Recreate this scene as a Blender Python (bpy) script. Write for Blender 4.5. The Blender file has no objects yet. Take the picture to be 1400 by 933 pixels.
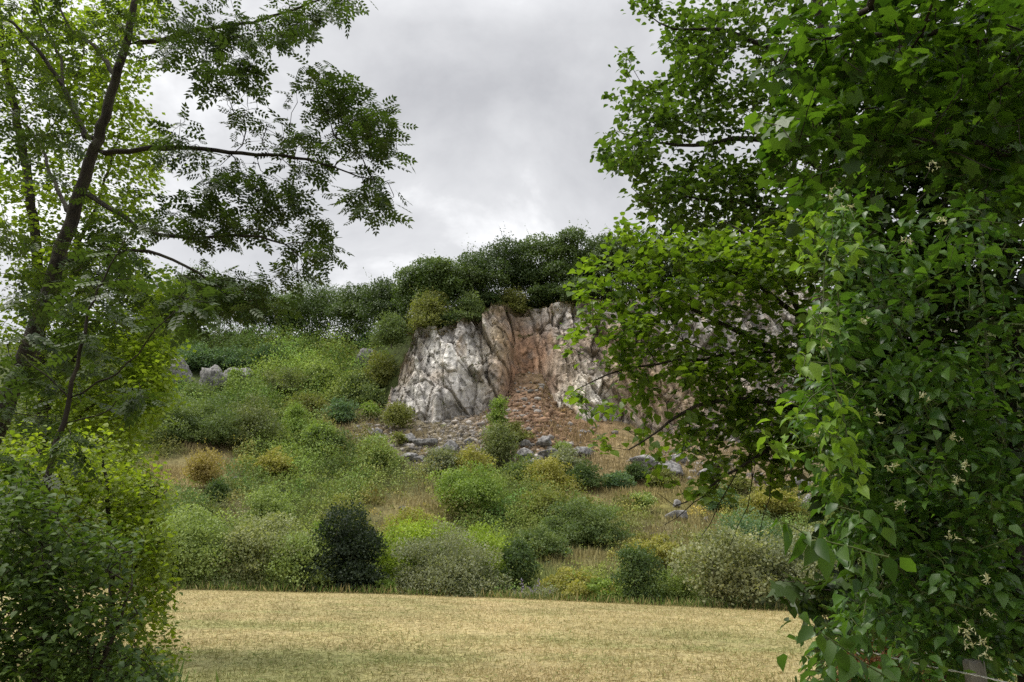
import bpy, bmesh, math, random
import numpy as np
from mathutils import Vector

# ------------------------------------------------------------------ camera, sky, sun, exposure
S = bpy.context.scene
COL = S.collection
F = 1078.0                      # focal length in photo pixels (1400 wide)
PITCH = math.radians(16.6)
CAMZ = 1.6
SP, CP = math.sin(PITCH), math.cos(PITCH)

cam_d = bpy.data.cameras.new('camera')
cam_d.sensor_width = 36.0
cam_d.lens = 36.0 * F / 1400.0
cam_d.clip_start = 0.05
cam_d.clip_end = 6000
cam = bpy.data.objects.new('camera', cam_d)
cam.location = (0, 0, CAMZ)
cam.rotation_euler = (math.radians(90) + PITCH, 0, 0)
COL.objects.link(cam)
S.camera = cam

SUN_EL, SUN_AZ = math.radians(64), math.radians(-88)     # azimuth measured from +Y towards +X; the light comes from high on the left
sun_d = bpy.data.lights.new('sun', 'SUN')
sun_d.energy = 1.5
sun_d.angle = math.radians(22)
sun_d.color = (1.0, 0.95, 0.86)
sun = bpy.data.objects.new('sun', sun_d)
sdir = Vector((math.sin(SUN_AZ) * math.cos(SUN_EL), math.cos(SUN_AZ) * math.cos(SUN_EL), math.sin(SUN_EL)))
sun.rotation_euler = sdir.to_track_quat('Z', 'Y').to_euler()
COL.objects.link(sun)

world = bpy.data.worlds.new('World')
S.world = world
world.use_nodes = True


def build_world():
    nt = world.node_tree
    N, L = nt.nodes, nt.links
    N.clear()
    out = N.new('ShaderNodeOutputWorld')
    sky = N.new('ShaderNodeTexSky')
    sky.sky_type = 'NISHITA'
    sky.sun_disc = False
    sky.sun_elevation = SUN_EL
    sky.sun_rotation = SUN_AZ
    bg1 = N.new('ShaderNodeBackground')
    bg1.inputs['Strength'].default_value = 0.10
    L.new(sky.outputs[0], bg1.inputs[0])
    tc = N.new('ShaderNodeTexCoord')
    mp = N.new('ShaderNodeMapping')
    mp.inputs['Scale'].default_value = (1.0, 1.0, 1.35)
    mp.inputs['Location'].default_value = (0.35, 0.2, 0.1)
    L.new(tc.outputs['Generated'], mp.inputs[0])
    n1 = N.new('ShaderNodeTexNoise')
    n1.inputs['Scale'].default_value = 3.4
    n1.inputs['Detail'].default_value = 7
    n1.inputs['Roughness'].default_value = 0.55
    n1.inputs['Distortion'].default_value = 0.25
    L.new(mp.outputs[0], n1.inputs['Vector'])
    cr = N.new('ShaderNodeValToRGB')
    e = cr.color_ramp.elements
    e[0].position, e[0].color = 0.32, (0.252, 0.254, 0.264, 1)
    e[1].position, e[1].color = 0.66, (0.545, 0.547, 0.55, 1)
    m_ = cr.color_ramp.elements.new(0.52)
    m_.color = (0.345, 0.347, 0.354, 1)
    L.new(n1.outputs['Fac'], cr.inputs[0])
    sep = N.new('ShaderNodeSeparateXYZ')
    L.new(tc.outputs['Generated'], sep.inputs[0])
    mr = N.new('ShaderNodeValToRGB')            # overcast luminance: brighter overhead than at the horizon
    r = mr.color_ramp
    r.elements[0].position, r.elements[0].color = 0.0, (0.40, 0.40, 0.40, 1)
    r.elements[1].position, r.elements[1].color = 1.0, (1, 1, 1, 1)
    a = r.elements.new(0.36); a.color = (0.345, 0.345, 0.345, 1)
    b = r.elements.new(0.62); b.color = (0.335, 0.335, 0.335, 1)
    c = r.elements.new(0.82); c.color = (0.78, 0.78, 0.78, 1)
    L.new(sep.outputs['Z'], mr.inputs[0])
    mul = N.new('ShaderNodeMix')
    mul.data_type = 'RGBA'
    mul.blend_type = 'MULTIPLY'
    mul.inputs[0].default_value = 1.0
    L.new(cr.outputs[0], mul.inputs[6])
    L.new(mr.outputs[0], mul.inputs[7])
    bg2 = N.new('ShaderNodeBackground')
    bg2.inputs['Strength'].default_value = 2.7
    L.new(mul.outputs[2], bg2.inputs[0])
    mx = N.new('ShaderNodeMixShader')
    mx.inputs[0].default_value = 0.97
    L.new(bg1.outputs[0], mx.inputs[1])
    L.new(bg2.outputs[0], mx.inputs[2])
    L.new(mx.outputs[0], out.inputs[0])


build_world()
S.view_settings.view_transform = 'Standard'
S.view_settings.look = 'None'
S.view_settings.exposure = 1.32
S.view_settings.gamma = 1.0
S.view_settings.use_curve_mapping = False
cy = S.cycles
cy.max_bounces = 6
cy.diffuse_bounces = 3
cy.glossy_bounces = 2
cy.transmission_bounces = 4
cy.transparent_max_bounces = 4
cy.use_denoising = False
cy.sample_clamp_indirect = 6


# ------------------------------------------------------------------ numeric helpers
def at(px, py, Y):
    """the point at depth Y (metres in front of the camera) seen at photo pixel px, py"""
    cx, up = (px - 700.0) / F, -(py - 466.5) / F
    yv, zv = CP - up * SP, SP + up * CP
    return np.array([cx * Y / yv, Y + 0 * yv, CAMZ + zv * Y / yv])


def pix(P):
    """photo pixel of world points (n,3) - used once, to decide which patch of hill carries which plants"""
    x, y, z = P[:, 0], P[:, 1], P[:, 2] - CAMZ
    d = y * CP + z * SP
    u = -y * SP + z * CP
    return 700 + F * x / d, 466.5 - F * u / d


def unit(v):
    return v / np.maximum(np.linalg.norm(v, axis=-1, keepdims=True), 1e-9)


def hash3(i, j, k, seed):
    h = (i.astype(np.int64) * 374761393 + j.astype(np.int64) * 668265263 + k.astype(np.int64) * 2147483647 + seed * 974634777) & 0xFFFFFFFF
    h = ((h ^ (h >> 13)) * 1274126177) & 0xFFFFFFFF
    h = ((h ^ (h >> 16)) * 2246822519) & 0xFFFFFFFF
    return ((h ^ (h >> 15)) & 0xFFFFFF) / float(0xFFFFFF)


def vnoise(P, seed=0):
    P = np.asarray(P, float)
    i = np.floor(P)
    f = P - i
    f = f * f * (3 - 2 * f)
    i = i.astype(np.int64)
    r = 0
    for dx in (0, 1):
        for dy in (0, 1):
            for dz in (0, 1):
                w = (f[:, 0] if dx else 1 - f[:, 0]) * (f[:, 1] if dy else 1 - f[:, 1]) * (f[:, 2] if dz else 1 - f[:, 2])
                r = r + w * hash3(i[:, 0] + dx, i[:, 1] + dy, i[:, 2] + dz, seed)
    return r * 2 - 1


def fbm(P, octv=4, seed=0, rough=0.5):
    P = np.asarray(P, float)
    s, a, t = 0, 1, 0
    for o in range(octv):
        s = s + a * vnoise(P * (2 ** o) + 13.7 * o, seed + o)
        t += a
        a *= rough
    return s / t


def worley(P, seed=0):
    """nearest and second nearest cell distance, random value of the nearest cell"""
    i = np.floor(P).astype(np.int64)
    d1 = np.full(len(P), 9.0)
    d2 = np.full(len(P), 9.0)
    val = np.zeros(len(P))
    off = np.zeros((len(P), 3))
    tilt = np.zeros((len(P), 2))
    for dx in (-1, 0, 1):
        for dy in (-1, 0, 1):
            for dz in (-1, 0, 1):
                a, b, c = i[:, 0] + dx, i[:, 1] + dy, i[:, 2] + dz
                q = np.stack([a + hash3(a, b, c, seed), b + hash3(a, b, c, seed + 1), c + hash3(a, b, c, seed + 2)], 1)
                d = np.linalg.norm(P - q, axis=1)
                nv = hash3(a, b, c, seed + 3)
                near = d < d1
                d2 = np.where(near, d1, np.minimum(d2, d))
                val = np.where(near, nv, val)
                off = np.where(near[:, None], P - q, off)
                tilt = np.where(near[:, None], np.stack([hash3(a, b, c, seed + 4), hash3(a, b, c, seed + 5)], 1) - .5, tilt)
                d1 = np.where(near, d, d1)
    return d1, d2, val, off[:, 0] * tilt[:, 0] + off[:, 2] * tilt[:, 1]


def sstep(a, b, x):
    t = np.clip((x - a) / (b - a), 0, 1)
    return t * t * (3 - 2 * t)


# ------------------------------------------------------------------ object helpers
def tag(o, label=None, cat=None, group=None, kind=None):
    if label: o['label'] = label
    if cat: o['category'] = cat
    if group: o['group'] = group
    if kind: o['kind'] = kind
    return o


def empty(name, loc):
    o = bpy.data.objects.new(name, None)
    o.location = loc
    o.empty_display_size = 0.3
    COL.objects.link(o)
    return o


def mesh_obj(name, V, polys, mats, parent=None, smooth=False, face_attr=None, point_col=None, midx=None, origin=None):
    """one mesh object out of an (n,3) array and a list of (m,k) face arrays"""
    V = np.asarray(V, np.float32)
    if origin is not None:
        V = V - np.asarray(origin, np.float32)
    me = bpy.data.meshes.new(name)
    me.vertices.add(len(V))
    me.vertices.foreach_set('co', V.ravel())
    idx = np.concatenate([p.ravel() for p in polys]).astype(np.int32)
    tot = np.concatenate([np.full(len(p), p.shape[1]) for p in polys])
    st = np.concatenate([[0], np.cumsum(tot)[:-1]]).astype(np.int32)
    me.loops.add(len(idx))
    me.loops.foreach_set('vertex_index', idx)
    me.polygons.add(len(tot))
    me.polygons.foreach_set('loop_start', st)
    if smooth:
        me.polygons.foreach_set('use_smooth', np.ones(len(tot), bool))
    for m in (mats if isinstance(mats, (list, tuple)) else [mats]):
        me.materials.append(m)
    if midx is not None:
        me.polygons.foreach_set('material_index', np.asarray(midx, np.int32))
    if face_attr is not None:
        a = me.attributes.new('rnd', 'FLOAT', 'FACE')
        a.data.foreach_set('value', np.asarray(face_attr, np.float32))
    if point_col is not None:
        a = me.attributes.new('tint', 'FLOAT_COLOR', 'POINT')
        c = np.ones((len(V), 4), np.float32)
        c[:, :3] = point_col
        a.data.foreach_set('color', c.ravel())
    me.update(calc_edges=True)
    o = bpy.data.objects.new(name, me)
    COL.objects.link(o)
    if parent is not None:
        o.parent = parent
        if origin is not None:
            o.location = Vector([float(c) for c in origin]) - parent.location
    elif origin is not None:
        o.location = [float(c) for c in origin]
    return o


# ------------------------------------------------------------------ materials
def nodes_of(m):
    m.use_nodes = True
    nt = m.node_tree
    nt.nodes.clear()
    return nt.nodes, nt.links


def leaf_mat(name, ca, cb, tr, trf=0.35, rough=0.5, spec=0.35, use_tint=False):
    """leaves: colour runs from ca to cb with the random number of each leaf, light passes through"""
    m = bpy.data.materials.new(name)
    N, L = nodes_of(m)
    out = N.new('ShaderNodeOutputMaterial')
    at_ = N.new('ShaderNodeAttribute')
    at_.attribute_name = 'rnd'
    mix = N.new('ShaderNodeMix')
    mix.data_type = 'RGBA'
    L.new(at_.outputs['Fac'], mix.inputs[0])
    mix.inputs[6].default_value = (*ca, 1)
    mix.inputs[7].default_value = (*cb, 1)
    src = mix.outputs[2]
    if use_tint:
        t = N.new('ShaderNodeAttribute')
        t.attribute_name = 'tint'
        mu = N.new('ShaderNodeMix')
        mu.data_type = 'RGBA'
        mu.blend_type = 'MULTIPLY'
        mu.inputs[0].default_value = 1
        L.new(src, mu.inputs[6])
        L.new(t.outputs['Color'], mu.inputs[7])
        src = mu.outputs[2]
    p = N.new('ShaderNodeBsdfPrincipled')
    p.inputs['Roughness'].default_value = rough
    p.inputs['Specular IOR Level'].default_value = spec
    L.new(src, p.inputs['Base Color'])
    tl = N.new('ShaderNodeBsdfTranslucent')
    mu2 = N.new('ShaderNodeMix')
    mu2.data_type = 'RGBA'
    mu2.blend_type = 'MULTIPLY'
    mu2.inputs[0].default_value = 1
    L.new(src, mu2.inputs[6])
    mu2.inputs[7].default_value = (*tr, 1)
    L.new(mu2.outputs[2], tl.inputs[0])
    ms = N.new('ShaderNodeMixShader')
    ms.inputs[0].default_value = trf
    L.new(p.outputs[0], ms.inputs[1])
    L.new(tl.outputs[0], ms.inputs[2])
    L.new(ms.outputs[0], out.inputs[0])
    return m


def surf_mat(name, cols, scale=4.0, detail=8, rough=0.9, bump=0.3, bscale=None, stretch=(1, 1, 1), use_tint=False, spec=0.2, bdist=0.05,
             contrast=(0.35, 0.65)):
    """rough natural surface: noise between the colours in cols, optional per-point colour, bump"""
    m = bpy.data.materials.new(name)
    N, L = nodes_of(m)
    out = N.new('ShaderNodeOutputMaterial')
    p = N.new('ShaderNodeBsdfPrincipled')
    p.inputs['Roughness'].default_value = rough
    p.inputs['Specular IOR Level'].default_value = spec
    g = N.new('ShaderNodeTexCoord')
    mp = N.new('ShaderNodeMapping')
    mp.inputs['Scale'].default_value = stretch
    L.new(g.outputs['Object'], mp.inputs[0])
    n = N.new('ShaderNodeTexNoise')
    n.inputs['Scale'].default_value = scale
    n.inputs['Detail'].default_value = detail
    n.inputs['Roughness'].default_value = 0.65
    L.new(mp.outputs[0], n.inputs['Vector'])
    cr = N.new('ShaderNodeValToRGB')
    k = len(cols)
    lo, hi = contrast
    cr.color_ramp.elements[0].position = lo
    cr.color_ramp.elements[0].color = (*cols[0], 1)
    cr.color_ramp.elements[1].position = hi
    cr.color_ramp.elements[1].color = (*cols[-1], 1)
    for i in range(1, k - 1):
        q = cr.color_ramp.elements.new(lo + (hi - lo) * i / (k - 1))
        q.color = (*cols[i], 1)
    L.new(n.outputs['Fac'], cr.inputs[0])
    src = cr.outputs[0]
    if use_tint:
        t = N.new('ShaderNodeAttribute')
        t.attribute_name = 'tint'
        mu = N.new('ShaderNodeMix')
        mu.data_type = 'RGBA'
        mu.blend_type = 'MULTIPLY'
        mu.inputs[0].default_value = 1
        L.new(src, mu.inputs[6])
        L.new(t.outputs['Color'], mu.inputs[7])
        src = mu.outputs[2]
    L.new(src, p.inputs['Base Color'])
    nb = N.new('ShaderNodeTexNoise')
    nb.inputs['Scale'].default_value = bscale or scale * 3
    nb.inputs['Detail'].default_value = 8
    nb.inputs['Roughness'].default_value = 0.7
    L.new(mp.outputs[0], nb.inputs['Vector'])
    bp = N.new('ShaderNodeBump')
    bp.inputs['Strength'].default_value = bump
    bp.inputs['Distance'].default_value = bdist
    L.new(nb.outputs['Fac'], bp.inputs['Height'])
    L.new(bp.outputs[0], p.inputs['Normal'])
    L.new(p.outputs[0], out.inputs[0])
    return m


M = {}
M['ash'] = leaf_mat('ash_leaf', (.030, .052, .014), (.070, .11, .024), (1.35, 1.45, .6), .36)
M['maple_yellow'] = leaf_mat('yellow_green_leaf', (.125, .195, .020), (.240, .315, .038), (1.3, 1.35, .6), .58)
M['sallow'] = leaf_mat('sallow_leaf', (.062, .118, .014), (.170, .250, .030), (1.35, 1.45, .5), .52, .42, .4)
M['elm'] = leaf_mat('small_leaf', (.036, .072, .014), (.095, .155, .026), (1.4, 1.5, .5), .48, .45, .4)
M['broad'] = leaf_mat('broad_leaf', (.030, .070, .012), (.092, .170, .024), (1.5, 1.6, .5), .50, .42, .4)
M['vine'] = leaf_mat('climber_leaf', (.034, .084, .016), (.105, .200, .032), (1.3, 1.4, .5), .40, .40, .45)
M['shoot'] = leaf_mat('young_shoot_leaf', (.12, .22, .022), (.20, .32, .04), (1.2, 1.25, .55), .45, .45, .35)
M['dogwood'] = leaf_mat('dogwood_leaf', (.036, .070, .015), (.105, .160, .034), (1.3, 1.4, .5), .38, .55, .25)
M['hawthorn'] = leaf_mat('hawthorn_leaf', (.13, .195, .024), (.26, .325, .040), (1.25, 1.3, .5), .58)
M['dark_twig'] = leaf_mat('shaded_leaf', (.022, .045, .011), (.055, .092, .020), (1.3, 1.4, .5), .35)  # darker leaf copy, deep shade put into the colour
M['ridge'] = leaf_mat('ridge_leaf', (.056, .096, .028), (.135, .190, .050), (1.2, 1.3, .5), .28)
M['ridge_pale'] = leaf_mat('pale_ridge_leaf', (.050, .084, .028), (.120, .168, .048), (1.2, 1.3, .5), .28)
M['ridge_dark'] = leaf_mat('dark_ridge_leaf', (.036, .064, .023), (.090, .132, .040), (1.2, 1.3, .5), .28)
M['tuft'] = leaf_mat('scrub_leaf', (1.15, 1.2, 1.1), (1.85, 1.98, 1.75), (1.15, 1.2, .6), .28, .7, .15, use_tint=True)
M['flower'] = leaf_mat('cream_flower', (.42, .42, .22), (.62, .60, .38), (1, 1, .8), .3)
M['lilac'] = leaf_mat('lilac_flower', (.20, .17, .24), (.33, .29, .38), (1, 1, 1), .3)
M['bark'] = surf_mat('bark', [(.014, .011, .008), (.042, .034, .024), (.045, .048, .020)], 9, 8, .9, 1.0, 26, (1, 1, .28), bdist=.05)
M['bark_dark'] = surf_mat('dark_bark', [(.022, .018, .013), (.055, .046, .034)], 12, 6, .9, .5, 40, (1, 1, .3), bdist=.01)
M['bark_grey'] = surf_mat('grey_bark', [(.06, .055, .045), (.13, .12, .10)], 10, 6, .9, .4, 40, (1, 1, .4), bdist=.01)
M['stem_green'] = surf_mat('green_stem', [(.05, .075, .02), (.10, .12, .04)], 8, 4, .6, .1)
M['rock'] = surf_mat('limestone', [(.40, .39, .385), (.86, .84, .82), (1.18, 1.15, 1.1)], .85, 9, .92, 1.0, 2.6, (1, 1, .5), use_tint=True, bdist=.35, contrast=(.28, .66))
M['boulder'] = surf_mat('boulder_stone', [(.06, .057, .056), (.185, .18, .175), (.34, .33, .32)], 2.2, 8, .92, .8, 6, bdist=.12)
M['stone'] = surf_mat('scree_stone', [(.5, .5, .5), (1.2, 1.2, 1.2)], 1.0, 4, .95, .3, 6, use_tint=True)
M['hill'] = surf_mat('hill_soil', [(.45, .45, .45), (.95, .95, .95), (1.35, 1.35, 1.35)], .9, 9, .95, .9, 3.0, use_tint=True, bdist=.25)
M['field'] = surf_mat('mown_hay', [(.62, .60, .55), (1.0, 1.0, 1.0), (1.25, 1.23, 1.18)], 3.2, 10, .95, .8, 22, (1, .6, 1), use_tint=True, bdist=.06)
M['straw'] = leaf_mat('straw_blade', (.80, .79, .74), (1.22, 1.21, 1.15), (1, 1, .9), .25, .7, .15, use_tint=True)
M['wood'] = surf_mat('weathered_wood', [(.055, .050, .040), (.17, .16, .135)], 14, 6, .85, .5, 60, (1, 1, .12), bdist=.01)
M['fern'] = leaf_mat('dead_fern', (.11, .045, .018), (.24, .11, .045), (1, .9, .7), .25)
m = bpy.data.materials.new('galvanised_wire')
N_, L_ = nodes_of(m)
o_ = N_.new('ShaderNodeOutputMaterial')
p_ = N_.new('ShaderNodeBsdfPrincipled')
p_.inputs['Base Color'].default_value = (.42, .42, .40, 1)
p_.inputs['Metallic'].default_value = .6
p_.inputs['Roughness'].default_value = .5
L_.new(p_.outputs[0], o_.inputs[0])
M['wire'] = m

# ------------------------------------------------------------------ land form
T_PX = np.array([-900, -300, 100, 240, 400, 470, 512, 535, 560, 600, 640, 690, 705, 740, 760, 800, 840, 900, 1000, 1150, 1300, 1700, 2400], float)
T_TOP = np.array([470, 470, 470, 470, 477, 478, 480, 462, 447, 444, 430, 416, 424, 424, 418, 415, 412, 405, 400, 400, 400, 420, 420], float)
T_BAS = np.array([560, 560, 555, 552, 560, 565, 562, 568, 573, 582, 572, 548, 514, 512, 552, 568, 572, 590, 600, 620, 620, 620, 620], float)
T_YB = np.array([150, 150, 150, 150, 150, 149, 149, 147, 143, 139, 141, 145, 150, 150, 145, 142, 141, 140, 138, 132, 128, 128, 128], float)
T_YT = np.array([195, 195, 195, 195, 188, 178, 166, 155, 150, 146, 149, 153, 157, 157, 152, 149, 148, 147, 146, 140, 136, 140, 140], float)
E_PX = np.array([-900, 240, 520, 700, 900, 1140, 2400], float)
E_PY = np.array([793, 806, 812.5, 819, 829, 840, 850], float)
P_PX = np.array([-900, 240, 400, 600, 700, 900, 1100, 2400], float)
P_90 = np.array([705, 705, 722, 727, 732, 742, 752, 760], float)
P_118 = np.array([622, 622, 640, 652, 658, 672, 690, 700], float)


def zpy(py, Y):
    up = -(py - 466.5) / F
    return CAMZ + (SP + up * CP) * Y / (CP - up * SP)


def hill_z(x, y, noise=True):
    x = np.atleast_1d(np.asarray(x, float))
    y = np.atleast_1d(np.asarray(y, float))
    c = 700 + x / np.maximum(y, 1) * F * .955
    yb, yt = np.interp(c, T_PX, T_YB), np.interp(c, T_PX, T_YT)
    zt = zpy(np.interp(c, T_PX, T_TOP), yt)
    zb = zpy(np.interp(c, T_PX, T_BAS), yb)
    y62 = np.full_like(c, 62.)
    z62 = zpy(np.interp(c, E_PX, E_PY), 62.)
    cliffy = sstep(505, 560, c)
    KY = [y62 * 0 + 55, y62, y62 + 5, y62 * 0 + 90, y62 * 0 + 118, yb, yb + 1 + (yt - yb - 1) * .28 * (1 - cliffy) + cliffy * 1.0, yt + 4 * cliffy, yt + 12, yt * 0 + 420, yt * 0 + 3000]
    KZ = [z62 - .6, z62 - .3, z62 - .7, zpy(np.interp(c, P_PX, P_90), 90.), zpy(np.interp(c, P_PX, P_118), 118.), zb,
          zb + (zt - zb) * .28 * (1 - cliffy) + .3 * cliffy, zt - .6 * cliffy, zt + .6, zt + 6, zt + 6]
    z = KZ[0].copy()
    for i in range(len(KY) - 1):
        t = np.clip((y - KY[i]) / np.maximum(KY[i + 1] - KY[i], 1e-3), 0, 1)
        z = np.where(y >= KY[i], KZ[i] + (KZ[i + 1] - KZ[i]) * t, z)
    if noise:
        P = np.stack([x, y, 0 * x], 1)
        amp = sstep(66, 80, y)
        z = z + amp * (1.3 * fbm(P / 13, 4, 3) + .35 * fbm(P / 3.2, 3, 9))
    return z


def hill_at(px, py):
    """where the hillside shows at photo pixel px, py"""
    Y = np.concatenate([np.arange(60, 215, .4)])
    pts = at(px, py, 1.0)
    d = np.array([pts[0], 1.0, pts[2] - CAMZ])
    z = hill_z(d[0] * Y, Y, True)
    hit = np.nonzero(z >= CAMZ + d[2] * Y)[0]
    k = hit[0] if len(hit) else len(Y) - 1
    return np.array([d[0] * Y[k], Y[k], z[k]])


def field_z(x, y):
    x = np.asarray(x, float)
    y = np.asarray(y, float)
    c = 700 + x / np.maximum(y, 12) * F * .955
    ze = zpy(np.interp(np.interp(x, [-60, 60], [-360, 1760]), E_PX, E_PY), 62.)
    t = np.clip(y / 62., -.3, 1)
    z = ze * t
    P = np.stack([x, y, 0 * x], -1).reshape(-1, 3)
    z = z + .05 * fbm(P / 2.5, 3, 21).reshape(z.shape) * sstep(66, 55, y)
    return z - sstep(63.5, 75, y) * 3.0


# colour patches of the hillside (photo px, py, radius x, radius y, colour, plant cover)
GREEN, OLIVE, YGREEN, STRAW = (.086, .122, .034), (.112, .136, .040), (.146, .190, .046), (.33, .255, .115)
BROWN, RED, GREY, DKGREEN, RUST, TAN = (.20, .145, .095), (.215, .128, .088), (.25, .235, .215), (.045, .068, .022), (.165, .135, .045), (.27, .195, .13)
ZONES = [
    (330, 490, 90, 18, DKGREEN, 1.0), (260, 500, 60, 14, DKGREEN, .9),
    (420, 520, 90, 40, YGREEN, 1.0), (470, 500, 60, 25, GREEN, 1.0), (330, 570, 90, 30, GREEN, 1.0), (230, 570, 60, 30, GREEN, 1.0),
    (440, 565, 35, 10, BROWN, .3), (285, 608, 32, 11, TAN, .15), (290, 640, 34, 24, STRAW, .4), (235, 655, 40, 22, STRAW, .4), (340, 655, 50, 20, OLIVE, .9),
    (400, 640, 40, 30, YGREEN, .9), (370, 690, 60, 30, OLIVE, .8), (330, 700, 26, 14, BROWN, .3), (460, 660, 90, 55, OLIVE, 1.0), (440, 620, 50, 30, GREEN, 1.0),
    (540, 650, 80, 30, OLIVE, 1.0), (560, 695, 60, 25, STRAW, .6), (530, 730, 60, 26, (.19, .17, .055), .8), (510, 590, 60, 24, BROWN, .15), (520, 565, 40, 12, OLIVE, .8),
    (590, 608, 70, 36, (.20, .165, .13), .06), (640, 590, 40, 40, (.21, .18, .15), .06), (600, 630, 40, 16, BROWN, .3),
    (700, 545, 55, 45, RED, .0), (735, 585, 70, 34, RED, .03), (790, 590, 60, 26, (.25, .155, .09), .1), (680, 590, 30, 25, TAN, .1),
    (730, 625, 50, 22, (.19, .15, .11), .15), (830, 620, 70, 25, STRAW, .25), (780, 640, 60, 18, TAN, .3), (900, 630, 70, 25, TAN, .25), (880, 660, 70, 25, STRAW, .35),
    (800, 680, 60, 14, STRAW, .35), (760, 660, 60, 22, (.14, .13, .035), 1.0), (700, 680, 60, 40, OLIVE, 1.0), (760, 725, 100, 34, GREEN, 1.0), (850, 705, 70, 22, OLIVE, .8),
    (910, 695, 60, 20, (.24, .21, .06), .5), (890, 725, 40, 14, BROWN, .3), (960, 710, 60, 40, (.22, .19, .07), .6), (800, 765, 60, 16, STRAW, .5), (830, 755, 60, 20, OLIVE, .9),
    (890, 755, 50, 20, RUST, .8), (780, 790, 70, 25, YGREEN, 1.0), (1050, 660, 70, 22, (.26, .18, .12), .2), (1060, 700, 60, 24, OLIVE, .8), (1000, 690, 40, 20, GREEN, 1.0),
    (960, 600, 60, 30, TAN, .15), (1050, 600, 80, 40, TAN, .2), (650, 620, 40, 20, OLIVE, .7),
]


def patch(P):
    """colour and plant cover of hillside points"""
    px, py = pix(P)
    w1 = fbm(P / 6.0, 3, 40)
    w2 = fbm(P / 6.0 + 50, 3, 44)
    px = px + 16 * w1
    py = py + 10 * w2
    col = np.tile(np.array([.102, .128, .040]), (len(P), 1)) * .55
    cov = np.full(len(P), .95) * .55
    W = np.full(len(P), .55)
    for (cx, cy_, rx, ry, c, v) in ZONES:
        d = ((px - cx) / rx) ** 2 + ((py - cy_) / ry) ** 2
        w = (3.2 if v < .2 else 1.8) * np.exp(-d * 1.1)
        col = col + w[:, None] * np.array(c)
        cov = cov + w * v
        W = W + w
    return col / W[:, None], cov / W


def build_land():
    # field
    xs = np.concatenate([np.arange(-150, -40, 4), np.arange(-40, 40.01, .4), np.arange(44, 151, 4)])
    ys = np.concatenate([np.arange(-60, 0, 2.5), np.arange(0, 60, .4), np.arange(60, 90, 1.0)])
    X, Y = np.meshgrid(xs, ys)
    Z = field_z(X, Y)
    V = np.stack([X.ravel(), Y.ravel(), Z.ravel()], 1)
    n, mth = len(xs), len(ys)
    I = np.arange(n * mth).reshape(mth, n)
    q = np.stack([I[:-1, :-1], I[:-1, 1:], I[1:, 1:], I[1:, :-1]], -1).reshape(-1, 4)
    o = mesh_obj('field', V, [q], M['field'], smooth=True, point_col=field_col(V))
    tag(o, kind='structure')
    # hill
    th = np.tan(np.radians(np.concatenate([np.linspace(-62, -32, 26)[:-1], np.linspace(-32, 27, 520), np.linspace(27, 62, 30)[1:]])))
    ys = np.concatenate([np.arange(57, 90, .55), np.arange(90, 165, .42), np.arange(165, 210, 1.0), np.array([214, 222, 240, 270, 320, 420, 700, 1200])])
    T, Y = np.meshgrid(th, ys)
    X = T * Y
    Z = hill_z(X.ravel(), Y.ravel())
    V = np.stack([X.ravel(), Y.ravel(), Z], 1)
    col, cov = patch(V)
    n, mth = len(th), len(ys)
    I = np.arange(n * mth).reshape(mth, n)
    q = np.stack([I[:-1, :-1], I[:-1, 1:], I[1:, 1:], I[1:, :-1]], -1).reshape(-1, 4)
    o = mesh_obj('hillside', V, [q], M['hill'], smooth=True, point_col=col * (1 - .42 * np.clip(cov, 0, 1))[:, None])  # ground toned down under plant cover, painting shade into the gaps between mounds
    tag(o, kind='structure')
    # distant level ground all round
    R = np.array([0, 120, 600, 3000.])
    a = np.linspace(0, 2 * np.pi, 49)[:-1]
    V = np.array([[r * math.cos(t), r * math.sin(t), -9.0] for r in R[1:] for t in a] + [[0, 0, -9.0]])
    k = len(a)
    q = np.array([[i * k + j, i * k + (j + 1) % k, (i + 1) * k + (j + 1) % k, (i + 1) * k + j] for i in range(2) for j in range(k)])
    t = np.array([[len(V) - 1, j, (j + 1) % k] for j in range(k)])
    o = mesh_obj('ground', V, [q, t], M['field'], point_col=np.tile(np.array([.12, .13, .05]), (len(V), 1)))
    tag(o, kind='structure')


def field_col(V):
    x, y = V[:, 0], V[:, 1]
    P = np.stack([x, y * .6, 0 * x], 1)
    a = fbm(P / 5.0, 4, 61)
    b = fbm(np.stack([x * .5, y * 1.4, 0 * x], 1) / 4.0, 4, 66)
    mow = np.sin((x * .97 + y * .25) * 2.6 + 1.2 * a) * sstep(.0, .5, fbm(P / 9., 2, 90) + .25)
    c = np.array([.335, .277, .136]) * (1 + .20 * a[:, None] + .07 * mow[:, None])
    green = np.array([.215, .225, .085])
    # greener in the near left corner and in loose streaks, trodden paler strip up the middle
    gl = np.exp(-(((x + 4.4) / 2.8) ** 2 + ((y - 15) / 5) ** 2)) * .8 + np.exp(-(((x - 9) / 6) ** 2 + ((y - 24) / 8) ** 2)) * .35
    gl = gl + .55 * sstep(.12, .55, b) + .25 * sstep(.1, .5, -a)
    gl = np.clip(gl * (1 + .8 * fbm(P / 1.1, 3, 71)), 0, .8)
    c = c * (1 - gl[:, None]) + green * gl[:, None]
    pale = np.exp(-((x - .4 - (y - 20) * -.06 + .5 * fbm(P / 4., 2, 8)) / 1.0) ** 2) * sstep(8, 16, y) * .28
    c = c * (1 - pale[:, None]) + np.array([.46, .35, .19]) * pale[:, None]
    # hedge banks either side of the gap are much darker than the field
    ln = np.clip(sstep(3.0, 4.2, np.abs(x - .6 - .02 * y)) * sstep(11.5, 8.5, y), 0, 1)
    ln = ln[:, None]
    return c * (1 - ln) + np.array([.05, .045, .022]) * ln


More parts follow.
